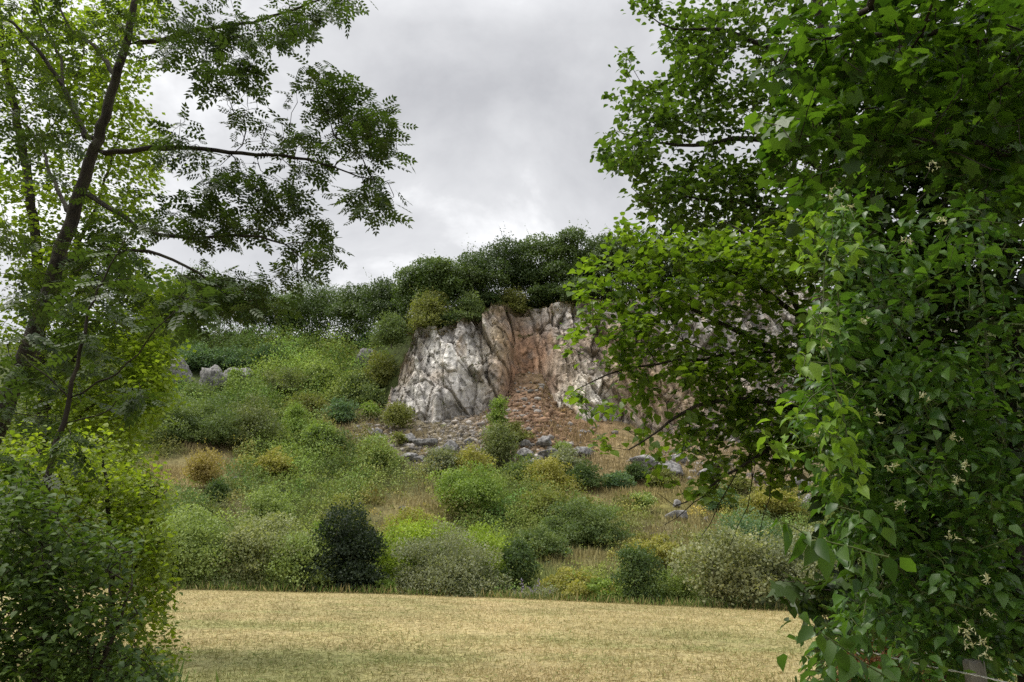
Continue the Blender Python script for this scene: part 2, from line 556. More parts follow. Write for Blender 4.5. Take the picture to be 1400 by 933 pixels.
# ------------------------------------------------------------------ leaf templates: x = width, y = along the leaf, z = up
def leaf_ovate(w=.30, droop=.14, fold=.07):
    V = np.array([[0, 0, 0], [0, .33, .0], [0, .66, -droop * .35], [0, 1, -droop],
                  [w, .27, fold], [w * .82, .60, fold * .6], [-w, .27, fold], [-w * .82, .60, fold * .6]], float)
    T = np.array([[0, 4, 1], [1, 4, 5], [1, 5, 2], [2, 5, 3], [0, 1, 6], [1, 7, 6], [1, 2, 7], [2, 3, 7]])
    return V, T


def leaf_diamond(w=.28, fold=.06):
    return np.array([[0, 0, 0], [w, .45, fold], [0, 1, -.04], [-w, .45, fold]], float), np.array([[0, 1, 2, 3]])


def leaf_maple():
    ang = np.radians([-150, -118, -95, -70, -48, -24, 0, 24, 48, 70, 95, 118, 150])
    rad = np.array([.30, .62, .56, .60, .88, .66, 1.0, .66, .88, .60, .56, .62, .30])
    V = [[0, 0, 0]] + [[r * math.sin(a), r * math.cos(a), -.16 * r * r + (.05 if i % 2 else -.02)] for i, (a, r) in enumerate(zip(ang, rad))]
    T = [[0, i + 1, i + 2] for i in range(len(ang) - 1)]
    V = np.array(V) * [1, 1, 1]
    V[:, 1] += .2
    return V, np.array(T)[:, ::-1]


def leaf_pinnate(pairs=4, ll=.32, lw=.10):
    V, Q = [], []
    def leaflet(base, ang, l):
        s, c = math.sin(ang), math.cos(ang)
        b = len(V)
        for (u, v, z) in ((0, 0, 0), (lw, .45, .02), (0, 1, -.05), (-lw, .45, .02)):
            u_, v_ = u * l / ll, v * l
            V.append([base[0] + c * u_ + s * v_, base[1] - s * u_ + c * v_, base[2] + z * l * 2])
        Q.append([b, b + 1, b + 2, b + 3])
    for i in range(pairs):
        y = .26 + .62 * i / (pairs - 1)
        z = -.10 * y * y
        l = ll * (1 - .25 * abs(i / (pairs - 1) - .45))
        leaflet((.0, y, z), math.radians(58), l)
        leaflet((.0, y, z), math.radians(-58), l)
    leaflet((0, .9, -.09), 0, ll)
    b = len(V)
    V += [[.008, 0, 0], [.008, .95, -.09], [-.008, .95, -.09], [-.008, 0, 0]]
    Q.append([b, b + 1, b + 2, b + 3])
    return np.array(V, float), np.array(Q)


def place_leaves(tpl, pos, axis, nrm, size, rnd):
    V0, F0 = tpl
    a = unit(axis)
    x = unit(np.cross(a, nrm))
    n = np.cross(x, a)
    K, m_ = len(pos), len(V0)
    V = pos[:, None, :] + size[:, None, None] * (V0[None, :, 0:1] * x[:, None, :] + V0[None, :, 1:2] * a[:, None, :] + V0[None, :, 2:3] * n[:, None, :])
    Fc = (F0[None] + (np.arange(K) * m_)[:, None, None]).reshape(-1, F0.shape[1])
    return V.reshape(-1, 3), Fc, np.repeat(rnd, len(F0))


def rand_dir(rng, n):
    return unit(rng.normal(size=(n, 3)))


# ------------------------------------------------------------------ branching skeleton
def polyline(pts, step):
    out = [np.array(pts[0], float)]
    ts = [0.0]
    pts = [np.array(p, float) for p in pts]
    # Catmull-Rom through the given points
    for i in range(len(pts) - 1):
        p0 = pts[max(i - 1, 0)]; p1 = pts[i]; p2 = pts[i + 1]; p3 = pts[min(i + 2, len(pts) - 1)]
        n = max(1, int(round(np.linalg.norm(p2 - p1) / step)))
        for k in range(1, n + 1):
            t = k / n
            out.append(.5 * ((2 * p1) + (-p0 + p2) * t + (2 * p0 - 5 * p1 + 4 * p2 - p3) * t * t + (-p0 + 3 * p1 - 3 * p2 + p3) * t ** 3))
            ts.append(i + t)
    return out, ts


class Tree:
    def __init__(s, seed, step=.25, tip=.003):
        s.rng = np.random.default_rng(seed)
        s.P = []; s.par = []; s.rmin = []; s.twig = []
        s.step = step; s.tip = tip

    def limb(s, pts, radii, attach=None):
        line, ts = polyline(pts, s.step)
        prev = -1
        if attach == 'near':
            A = np.array(s.P)
            prev = int(np.argmin(np.linalg.norm(A - line[0], axis=1)))
            line, ts = line[1:], ts[1:]
        for p, t in zip(line, ts):
            j = s.rng.normal(size=3) * s.step * .06
            s.P.append(p + (j if prev >= 0 else 0)); s.par.append(prev)
            s.rmin.append(float(np.interp(t, range(len(radii)), radii))); s.twig.append(False)
            prev = len(s.P) - 1
        return prev

    def fill(s, A, up=.15, jit=.12, back=0.0):
        """join every point of A to the nearest branch, nearest points first"""
        rng = s.rng
        root = np.array(s.P[0])
        P = np.zeros((len(s.P) + len(A) * 14, 3))
        n = len(s.P)
        P[:n] = s.P
        d0 = np.array([np.min(np.linalg.norm(P[:n] - a, axis=1)) for a in A])
        for k in np.argsort(d0):
            a = A[k]
            d = np.linalg.norm(P[:n] - a, axis=1)
            d = d + back * np.linalg.norm(P[:n] - root, axis=1)
            j = int(np.argmin(d))
            L_ = np.linalg.norm(P[j] - a)
            m_ = int(np.clip(round(L_ / s.step), 1, 12))
            v = a - P[j]
            for i in range(1, m_ + 1):
                t = i / m_
                q = P[j] * 1.0 if i == 0 else s.P[j0] + v * t + np.array([0, 0, up * L_ * math.sin(math.pi * t)]) + (rng.normal(size=3) * jit * L_ / m_ if i < m_ else 0) if i > 1 else P[j] + v * t + np.array([0, 0, up * L_ * math.sin(math.pi * t)]) + rng.normal(size=3) * jit * L_ / m_ * (i < m_)
                if i == 1:
                    j0 = j
                    prev = j
                if n >= len(P):
                    break
                P[n] = q
                s.P.append(q); s.par.append(prev); s.rmin.append(0.0); s.twig.append(True)
                prev = n
                n += 1

    def radii(s):
        n = len(s.P)
        acc = np.zeros(n)
        kids = np.zeros(n, int)
        for i in range(n - 1, -1, -1):
            r = max(s.tip, acc[i] ** (1 / 2.5)) if kids[i] else s.tip
            r = min(r, .55 * max(s.rmin)) if s.rmin[i] == 0 else max(s.rmin[i], 0)
            s_r = r
            acc[i] = s_r
            p = s.par[i]
            if p >= 0:
                acc[p] = acc[p] + s_r ** 2.5 if True else 0
                kids[p] += 1
        # acc of inner nodes was overwritten by its radius when visited
        return acc, kids

    def tubes(s, thin=0.0):
        R, kids = s.radii()
        P = np.array(s.P); par = np.array(s.par)
        n = len(P)
        D = np.zeros((n, 3))
        e = np.nonzero(par >= 0)[0]
        dv = unit(P[e] - P[par[e]])
        D[e] += dv
        np.add.at(D, par[e], dv * (R[e] ** 2)[:, None] / (R[par[e]] ** 2 + 1e-9)[:, None])
        D = unit(D)
        ref = np.where(np.abs(D[:, 2:3]) > .9, np.array([[1., 0, 0]]), np.array([[0, 0, 1.]]))
        U = unit(np.cross(D, ref)); W = np.cross(D, U)
        Vs, Qs, b = [], [], 0
        for lo, hi, sides in ((thin, .012, 4), (.012, 99, 9)):
            sel = e[(R[e] >= lo) & (R[e] < hi)]
            if not len(sel):
                continue
            a = np.linspace(0, 2 * np.pi, sides + 1)[:-1]
            ca, sa = np.cos(a)[None, :, None], np.sin(a)[None, :, None]
            p0, p1 = par[sel], sel
            r0 = np.minimum(R[p0], R[p1] * 1.22)[:, None, None]
            r1 = R[p1][:, None, None]
            if sides > 5:
                wob = 1 + .10 * np.sin(3 * a + 1)[None, :, None]
            else:
                wob = 1
            v0 = P[p0][:, None, :] + r0 * wob * (ca * U[p0][:, None, :] + sa * W[p0][:, None, :])
            v1 = P[p1][:, None, :] + r1 * wob * (ca * U[p1][:, None, :] + sa * W[p1][:, None, :])
            V = np.concatenate([v0, v1], 1).reshape(-1, 3)
            i = np.arange(sides)
            q = np.stack([i, (i + 1) % sides, sides + (i + 1) % sides, sides + i], 1)
            Q = (q[None] + (np.arange(len(sel)) * 2 * sides)[:, None, None]).reshape(-1, 4) + b
            Vs.append(V); Qs.append(Q); b += len(V)
        return np.concatenate(Vs), np.concatenate(Qs)

    def twig_points(s, per, spread, only_ends=False, rmax=.02):
        """leaf anchor points and twig directions along the thin branches"""
        R, kids = s.radii()
        P = np.array(s.P); par = np.array(s.par)
        sel = np.nonzero((par >= 0) & np.array(s.twig) & (R < rmax))[0]
        if only_ends:
            sel = sel[kids[sel] == 0]
        w = np.where(kids[sel] == 0, 2.2, .7)
        cnt = s.rng.poisson(per * w)
        idx = np.repeat(sel, cnt)
        t = s.rng.random(len(idx))[:, None]
        pos = P[par[idx]] * (1 - t) + P[idx] * t + s.rng.normal(size=(len(idx), 3)) * spread
        return pos, unit(P[idx] - P[par[idx]] + 1e-6), idx


def ell(rng, items, Y, dY):
    """points inside the crown's lobes: (px, py, radius px, radius py, count[, depth])"""
    out = []
    for it in items:
        px, py, rx, ry, n = it[:5]
        y0 = it[5] if len(it) > 5 else Y
        dy = it[6] if len(it) > 6 else dY
        q = rand_dir(rng, n) * (rng.random((n, 1)) ** .42)
        for a in q:
            out.append(at(px + a[0] * rx, py + a[1] * ry, y0 + a[2] * dy))
    return np.array(out)


def leaves_on(tree, tpl, per, spread, size, droop=.3, flat=.8, seed=0, rmax=.02, szvar=.25):
    rng = tree.rng
    pos, tw, idx = tree.twig_points(per, spread, rmax=rmax)
    n = len(pos)
    # leaves stand left and right of their twig in a flat spray
    side = unit(np.cross(tw, np.array([0, 0, 1.0])) + rand_dir(rng, n) * .25) * np.where(rng.random((n, 1)) < .5, -1, 1)
    axis = unit(tw * .6 + side * .85 + rand_dir(rng, n) * .35 + np.array([0, 0, -droop]))
    nrm = unit(np.array([0, 0, 1.0]) * flat + rand_dir(rng, n) * .55)
    sz = size * np.clip(1 + szvar * rng.normal(size=n), .45, 1.7)
    cl = hash3(idx // 9, idx * 0, idx * 0, 5)
    rnd = np.clip(.25 + .45 * cl + .22 * rng.normal(size=n), 0, 1)
    return place_leaves(tpl, pos, axis, nrm, sz, rnd)


def broad_tree(name, label, cat, tree, tpl, per, spread, size, leafmat, barkmat, droop=.3, flat=.8, rmax=.02, thin=0.0, group=None, szvar=.25):
    base = np.array(tree.P[0])
    root = empty(name, [float(c) for c in base])
    tag(root, label, cat, group)
    V, Q = tree.tubes(thin)
    mesh_obj('trunk', V, [Q], barkmat, root, smooth=True, origin=base)
    V, Fc, r = leaves_on(tree, tpl, per, spread, size, droop, flat, rmax=rmax, szvar=szvar)
    mesh_obj('crown', V, [Fc], leafmat, root, smooth=True, face_attr=r, origin=base)
    return root


# ------------------------------------------------------------------ bushes and far trees: clumps of leaves
def crown_leaves(rng, base, w, d, h, gap=0.0, n_cl=26, leaves=2500, size=.2, slim=.28, shape='round', sprigs=20, up=.5, cl_r=.24, outl=.5, lean=0):
    """leaf quads of a crown standing on base: w wide, d deep, h high, bare below gap*h"""
    c = []
    while len(c) < n_cl:
        u = rng.uniform(-1, 1, 3)
        if np.linalg.norm(u) > 1:
            continue
        u = u * (1 if rng.random() < outl else .8)
        if shape == 'dome':
            u[2] = abs(u[2]) * 1.05
            z = u[2]
        elif shape == 'cone':
            t = rng.random() ** 1.3
            k = (1 - t) ** .75
            u[0] *= k; u[1] *= k
            z = t
        elif shape == 'column':
            t = rng.random()
            k = .55 + .45 * math.sin(math.pi * min(1, t * .9 + .1))
            u[0] *= k; u[1] *= k; z = t
        else:
            z = (u[2] + 1) / 2
        c.append([u[0] * w * .5 * (1 - cl_r * .8), u[1] * d * .5 * (1 - cl_r * .8), h * (gap + (1 - gap) * (z * (1 - cl_r * .7) + cl_r * .35))])
    c = np.array(c)
    rr = cl_r * min(w, h) * rng.uniform(.6, 1.25, n_cl)
    wgt = rr ** 2
    k = rng.choice(n_cl, leaves, p=wgt / wgt.sum())
    dirs = rand_dir(rng, leaves)
    dirs[:, 2] = np.where(dirs[:, 2] < -.3, -dirs[:, 2] * .6, dirs[:, 2])
    dirs = unit(dirs)
    rad = rr[k] * (.45 + .6 * np.sqrt(rng.random(leaves)))
    pos = c[k] + dirs * rad[:, None] * np.array([1.1, 1.1, .85])
    pos[:, 2] = np.maximum(pos[:, 2], .03 * h * rng.random(leaves))
    axis = unit(dirs * .6 + rand_dir(rng, leaves) * .9 + np.array([0, 0, up]))
    nrm = unit(dirs * 1.0 + np.array([0, 0, .7]) + rand_dir(rng, leaves) * .28)
    sz = size * rng.uniform(.6, 1.4, leaves)
    cr = rng.random(n_cl)
    rnd = np.clip(.12 + .6 * cr[k] + .12 * rng.random(leaves) + .07 * rng.normal(size=leaves), 0, 1)
    if sprigs:
        m_ = 9
        ks = rng.choice(n_cl, sprigs)
        sd = rand_dir(rng, sprigs); sd[:, 2] = np.abs(sd[:, 2]); sd = unit(sd + np.array([0, 0, .35]))
        st = c[ks] + sd * rr[ks][:, None] * .8
        L_ = rr[ks] * rng.uniform(.5, 1.5, sprigs)
        t = np.linspace(0, 1, m_)
        sp = (st[:, None, :] + sd[:, None, :] * (L_[:, None] * t[None])[:, :, None]).reshape(-1, 3) + rng.normal(size=(sprigs * m_, 3)) * size * .25
        ax = unit(np.repeat(sd, m_, 0) * .6 + rand_dir(rng, sprigs * m_) * .8)
        pos = np.concatenate([pos, sp]); axis = np.concatenate([axis, ax])
        nrm = np.concatenate([nrm, unit(rand_dir(rng, sprigs * m_) + np.array([0, 0, .6]))])
        sz = np.concatenate([sz, size * rng.uniform(.5, 1.0, sprigs * m_)])
        rnd = np.concatenate([rnd, np.clip(np.repeat(cr[ks], m_) * .5 + .35, 0, 1)])
    tpl = leaf_diamond(slim, .06)
    V, Fc, r = place_leaves(tpl, pos + np.asarray(base), axis, nrm, sz, rnd)
    return V, Fc, r, c + np.asarray(base), rr


_leafcache = {}


def tone(ca, cb, trf=.36):
    k = (ca, cb, trf)
    if k not in _leafcache:
        _leafcache[k] = leaf_mat('shrub_leaf', ca, cb, (1.2, 1.3, .55), trf, .6, .25)
    return _leafcache[k]


def stems(rng, base, tips, r0, name, mat, parent, fork=.35, minr=.02):
    t = Tree(int(rng.integers(1e6)), .5, minr)
    hgt = max(1e-3, np.max(tips[:, 2]) - base[2])
    t.limb([base + np.array([0, 0, -.3]), base + np.array([rng.normal() * .03 * hgt, 0, hgt * fork])], [r0, r0 * .75])
    t.fill(tips, .1, .1, .35)
    V, Q = t.tubes()
    return mesh_obj(name, V, [Q], mat, parent, smooth=True, origin=base)


TONES = {
    'pale': ((0.171, 0.203, 0.091), (0.358, 0.374, 0.182)),
    'light': ((0.155, 0.22, 0.066), (0.33, 0.396, 0.131)),
    'lime': ((0.175, 0.255, 0.029), (0.349, 0.444, 0.06)),
    'bright': ((0.135, 0.212, 0.044), (0.291, 0.376, 0.092)),
    'green': ((0.085, 0.132, 0.048), (0.192, 0.24, 0.085)),
    'mid': ((0.107, 0.139, 0.056), (0.226, 0.248, 0.101)),
    'olive': ((0.132, 0.155, 0.043), (0.271, 0.279, 0.085)),
    'ochre': ((0.205, 0.205, 0.051), (0.409, 0.375, 0.102)),
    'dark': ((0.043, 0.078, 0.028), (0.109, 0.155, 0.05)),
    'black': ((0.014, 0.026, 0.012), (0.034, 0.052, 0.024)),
    'grey': ((0.133, 0.156, 0.085), (0.304, 0.321, 0.197)),
    'cream': ((0.108, 0.133, 0.057), (0.43, 0.43, 0.24)),
    'teal': ((0.07, 0.132, 0.062), (0.163, 0.24, 0.116)),
    'straw': ((0.253, 0.207, 0.069), (0.437, 0.345, 0.138)),
}
SEED = [1000]


def shrub(px, py, wpx, hpx, tn, label, shape='round', parts=True, size=None, slim=.28, group=None, cat='shrub', name='shrub', base=None, dens=1.0, deep=1.0, n_cl=None, sprigs=None, cl_r=.18, sink=.15):
    """a bush whose foot shows at photo pixel px, py, wpx wide and hpx tall in the photograph"""
    SEED[0] += 7
    rng = np.random.default_rng(SEED[0])
    b = hill_at(px, py) if base is None else np.asarray(base, float)
    sc = math.hypot(b[1], b[2]) / F
    w, h = wpx * sc * 1.12, hpx * sc * 1.08
    size = (size or max(.16, b[1] * .0021)) * 1.22
    slim = slim * 1.2
    area = w * h + .5 * w * w
    n = int(np.clip(area / (size * size * slim * 1.2) * 2.6 * dens, 300, 26000))
    n_cl = int(n_cl * 1.8) if n_cl else int(np.clip(area * 2.4, 16, 90))
    V, Fc, r, c, rr = crown_leaves(rng, b - np.array([0, 0, sink * h * .3]), w, w * .85 * deep, h, 0, n_cl, n, size, slim, shape,
                                   sprigs if sprigs is not None else n_cl * 2, cl_r=cl_r)
    mat = tone(*TONES[tn])
    if not parts:
        o = mesh_obj(name, V, [Fc], mat, None, smooth=False, face_attr=r, origin=b)
        return tag(o, label, cat, group)
    root = empty(name, [float(q) for q in b])
    tag(root, label, cat, group)
    mesh_obj('crown', V, [Fc], mat, root, smooth=False, face_attr=r, origin=b)
    stems(rng, b, c[: min(len(c), 14)], max(.04, .018 * w), 'stem', M['bark_grey'], root, .2)
    return root


def ridge_tree(px, top, base_py, wpx, label, Y=None, gap=.28, shape='round', group='trees along the top of the quarry', dens=1.0, cl=40):
    SEED[0] += 7
    rng = np.random.default_rng(SEED[0])
    c = px
    yt = float(np.interp(px, T_PX, T_YT)) + (6 if Y is None else Y)
    q = at(px, base_py, yt)
    b = np.array([q[0], yt, float(hill_z(q[0], yt)[0])])
    q2 = at(px, top - (10 if px < 500 else 0), yt)
    h = (q2[2] - b[2]) * (1.04, .98, 1.02, 1.0)[SEED[0] // 7 % 4]
    w = wpx * (1.2, 1.4, 1.28)[SEED[0] // 7 % 3] / F * yt / .955
    gap *= .7
    root = empty('ridge_tree', [float(v) for v in b])
    tag(root, label, 'tree', group)
    V, Fc, r, cc, rr = crown_leaves(rng, b, w, w * .9, h, gap, cl, int(13500 * dens), .44, .36, shape, 60, .3, .21, .7)
    mesh_obj('crown', V, [Fc], M[('ridge', 'ridge_pale', 'ridge_dark', 'ridge')[SEED[0] // 7 % 4]], root, face_attr=r, origin=b)
    stems(rng, b, cc[rng.permutation(len(cc))[:18]], .22, 'trunk', M['bark_dark'], root, .22, .05)
    return root


# ------------------------------------------------------------------ rocks
def ico(sub):
    bm = bmesh.new()
    bmesh.ops.create_icosphere(bm, subdivisions=sub, radius=1)
    V = np.array([v.co[:] for v in bm.verts]); T = np.array([[v.index for v in f.verts] for f in bm.faces])
    bm.free()
    return V, T


ICO4 = ico(4); ICO1 = ico(1)


def rock_shape(rng, base, planes=15):
    V = unit(base)
    n = unit(rng.normal(size=(planes, 3)))
    dd = rng.uniform(.55, 1.0, planes)
    dot = V @ n.T
    r = np.min(np.where(dot > .05, dd[None] / np.maximum(dot, .05), 9), axis=1)
    r = np.minimum(r, 1.25)
    return V * r[:, None]


def boulder(px, py, wpx, hpx, label, seed, group='boulders lying on the quarry slope', name='boulder', cat='boulder', sink=.3, rough=.08, dep=.8, mat=None):
    rng = np.random.default_rng(seed)
    b = hill_at(px, py)
    sc = math.hypot(b[1], b[2]) / F
    w, h = wpx * sc * (.60 if name == 'rock_outcrop' else .48), hpx * sc * (1.1 if name == 'rock_outcrop' else .85)
    V = rock_shape(rng, ICO4[0])
    V = V * (1 + rough * fbm(V * 2.2 + seed, 4, seed)[:, None] + rough * .8 * fbm(V * 7 + seed, 3, seed + 5)[:, None])
    ang = rng.uniform(0, 6.28)
    ca, sa = math.cos(ang), math.sin(ang)
    V = np.stack([V[:, 0] * ca - V[:, 1] * sa, V[:, 0] * sa + V[:, 1] * ca, V[:, 2]], 1)
    V = V * np.array([w, w * dep, h * .62]) + np.array([0, 0, h * .62 * (1 - sink * 1.2)]) + b
    o = mesh_obj(name, V, [ICO4[1]], mat or M['boulder'], smooth=True, origin=b)
    return tag(o, label, cat, group)


# ------------------------------------------------------------------ the quarry face
CLIFF_TOP, CLIFF_ALL = [], []


def build_cliff():
    cp = np.linspace(512, 1330, 660)
    nv = 250
    v = np.linspace(-.10, 1.0, nv)
    yb, yt = np.interp(cp, T_PX, T_YB), np.interp(cp, T_PX, T_YT)
    pyb, pyt = np.interp(cp, T_PX, T_BAS), np.interp(cp, T_PX, T_TOP)
    th = (cp - 700) / (F * .955)
    zb, zt = zpy(pyb, yb), zpy(pyt, yt)
    Cc, Vv = np.meshgrid(np.arange(len(cp)), v)
    Cc = Cc.ravel(); Vv = Vv.ravel()
    prof = np.clip(Vv, 0, 1)
    lean = .25 * prof + .75 * prof ** 2.2                       # steep foot, eases back to the lip
    Y = yb[Cc] + (yt - yb)[Cc] * lean
    taper = .05 + .95 * np.clip((cp - 519) / 52, 0, 1) ** 1.1
    Z = zb[Cc] + ((zt - zb) * taper)[Cc] * Vv
    X = th[Cc] * Y
    P = np.stack([X, Y, Z], 1)
    pxs, pys = pix(P)
    # fractured blocks: tall joints, bedding ledges and fine relief, pushed out of and into the face
    wob = np.stack([fbm(P / 5., 3, 101), fbm(P / 5. + 9, 3, 102), fbm(P / 5. + 31, 3, 103)], 1)
    Q = P + wob * .9
    sk = np.stack([Q[:, 0] + .25 * Q[:, 2], Q[:, 1], Q[:, 2] - .18 * Q[:, 0]], 1)
    d1, d2, c1, f1 = worley(sk / np.array([4.4, 9, 12.0]), 11)
    e1, e2, c2, f2 = worley(sk / np.array([2.0, 6, 5.5]) + 3, 23)
    g1, g2, c3, f3 = worley(sk / np.array([.75, 2, 1.5]) + 7, 37)
    # every block is a flat facet with a tilt of its own
    disp = (c1 - .5) * 3.0 + f1 * 3.4 + (c2 - .5) * 1.25 + f2 * 2.2 + (c3 - .5) * .50 + f3 * .95
    disp -= .35 * (1 - sstep(.0, .05, d2 - d1)) + .30 * (1 - sstep(.0, .05, e2 - e1))
    ledge = (Q[:, 2] - .3 * Q[:, 0]) / 5.2 + .3 * wob[:, 2]
    disp += .8 * (ledge - np.floor(ledge) - .5) * sstep(-.3, .3, fbm(P / 8., 2, 140))
    disp += .8 * fbm(P / 9., 3, 111) + .26 * fbm(P / .9, 4, 115)
    gully = np.exp(-((pxs - 724) / 30) ** 2) * sstep(425, 450, pys)
    smooth_zone = gully
    disp = disp * (1 - .65 * smooth_zone) - gully * 2.0
    pillar = np.exp(-((pxs - 688) / 10) ** 2) * sstep(438, 450, pys)
    disp += pillar * .6
    slab = np.exp(-(((pxs - 607) / 24) ** 2 + ((pys - 550) / 26) ** 2) * 1.2)
    disp = disp * (1 - .5 * slab) + slab * (1.5 + .30 * np.sin(P[:, 0] * 2.6 + 2 * wob[:, 0]))
    slab2 = np.exp(-(((pxs - 622) / 18) ** 2 + ((pys - 500) / 26) ** 2) * 1.2)
    disp = disp * (1 - .45 * slab2) + slab2 * 1.0
    edge = sstep(512, 545, cp)[Cc]
    fade = sstep(1.0, .93, Vv) * .8 + .2
    nrm = unit(np.stack([-.35 * np.sign(0) * X * 0, -np.ones_like(X), .28 * np.ones_like(X)], 1))
    P2 = P + nrm * (disp * edge * fade * .9)[:, None] + np.array([0, 1, 0]) * (1 - edge)[:, None] * 1.2
    # ragged lip
    P2[:, 2] += sstep(.75, 1, Vv) * (1.2 * fbm(P / 3.0, 4, 119) + (c2 - .5) * 1.0)
    # the rock's own colours, by where each bed lies
    white, grey, tan, yel, red, brn = map(np.array, ([.62, .61, .59], [.31, .30, .29], [.40, .285, .17], [.46, .365, .21], [.275, .158, .092], [.22, .165, .12]))
    L = [(622, 500, 26, 34, white, 1.3), (607, 550, 24, 26, grey * 1.35, 1.4), (580, 490, 26, 40, white, 1.0), (568, 540, 18, 30, white, .9), (665, 500, 22, 34, white * np.array([1, .97, .9]), 1.2),
         (630, 455, 40, 16, grey, 1.1), (545, 470, 14, 26, tan, 1.2), (548, 505, 14, 22, tan, 1.2), (540, 545, 18, 24, grey, 1.0), (575, 462, 14, 18, grey * 1.2, 1.0),
         (680, 430, 30, 14, brn, 1.4), (688, 470, 12, 26, yel, 1.3), (724, 485, 34, 44, red, 3.4), (705, 440, 20, 12, brn * .9, 1.0), (720, 520, 40, 20, red, 2.0),
         (755, 440, 28, 18, grey * 1.25, 1.3), (730, 430, 18, 8, white * .9, 1.0), (760, 500, 18, 30, white * np.array([1, .93, .82]), 1.1), (780, 540, 26, 26, white * np.array([1, .95, .84]), 1.2),
         (825, 545, 14, 22, white, 1.1), (800, 470, 30, 30, brn * 1.2, .9), (850, 470, 30, 20, tan * .9, 1.0), (870, 520, 40, 40, tan * .8, 1.0), (830, 420, 40, 12, grey, .9),
         (600, 515, 22, 10, tan * .8, .9), (660, 470, 12, 14, tan * .8, .6), (950, 540, 80, 40, tan, 1.0), (1050, 520, 100, 60, grey, 1.0)]
    px2 = pxs + 9 * wob[:, 0] + 5 * (c2 - .5) * 2
    py2 = pys + 8 * wob[:, 1] + 4 * (c3 - .5) * 2
    col = np.tile(grey, (len(P), 1)) * .35
    W = np.full(len(P), .35)
    for (a, b, rx, ry, c, wt) in L:
        k = wt * np.exp(-(((px2 - a) / rx) ** 2 + ((py2 - b) / ry) ** 2) * 1.15)
        col += k[:, None] * c; W += k
    col /= W[:, None]
    lipk = (sstep(.80, .97, Vv + .12 * wob[:, 0]) * sstep(590, 640, pxs) * sstep(742, 705, pxs))[:, None]
    col = col * (1 - .85 * lipk) + np.array([.19, .145, .095]) * .85 * lipk
    # earth and lichen in the joints, iron stain running down some beds
    crack = np.maximum(1 - sstep(0, .10, d2 - d1), .8 * (1 - sstep(0, .09, e2 - e1)))[:, None]
    col = col * (1 - .55 * crack) + np.array([.10, .075, .05]) * .55 * crack
    st = sstep(.15, .6, fbm(np.stack([P[:, 0] / 1.3, P[:, 1] / 3, P[:, 2] / 7], 1), 4, 131))[:, None]
    col = col * (1 - .45 * st) + np.array([.30, .20, .11]) * .45 * st
    lc = sstep(.05, .4, fbm(P / 2.2, 4, 137))[:, None]
    col = col * (1 - .5 * lc) + np.array([.17, .162, .155]) * .5 * lc
    streak = fbm(np.stack([P[:, 0] / .55, P[:, 1] / 2, P[:, 2] / 3.2], 1), 4, 151)[:, None]
    fine = fbm(P / .45, 3, 155)[:, None]
    col = col * (.80 + .4 * c2[:, None]) * (.9 + .2 * c3[:, None]) * (1 + .45 * streak) * (1 + .30 * fine)
    n = len(cp)
    I = np.arange(n * nv).reshape(nv, n)
    q = np.stack([I[:-1, :-1], I[:-1, 1:], I[1:, 1:], I[1:, :-1]], -1).reshape(-1, 4)
    CLIFF_TOP.append(P2[(Vv > .9) & (edge > .5)])
    CLIFF_ALL.append((P2[(Vv > .1)], c1[Vv > .1], (d2 - d1)[Vv > .1]))
    org = np.array([0, 145., 20.])
    root = empty('quarry_cliff', [float(c) for c in org])
    tag(root, 'pale grey and tan limestone quarry face with a red earth gully down its middle', 'cliff')
    fp = pxs[q].mean(1) + 5 * wob[q[:, 0], 0]
    colr = col * 1.25
    for nm, sel in (('rock_buttress', fp < 698), ('earth_gully', (fp >= 698) & (fp < 750)), ('rock_wall', fp >= 750)):
        qq = q[sel]
        used, inv = np.unique(qq, return_inverse=True)
        mesh_obj(nm, P2[used], [inv.reshape(qq.shape)], M['rock'], root, smooth=False, point_col=colr[used], origin=org)


build_land()
build_cliff()

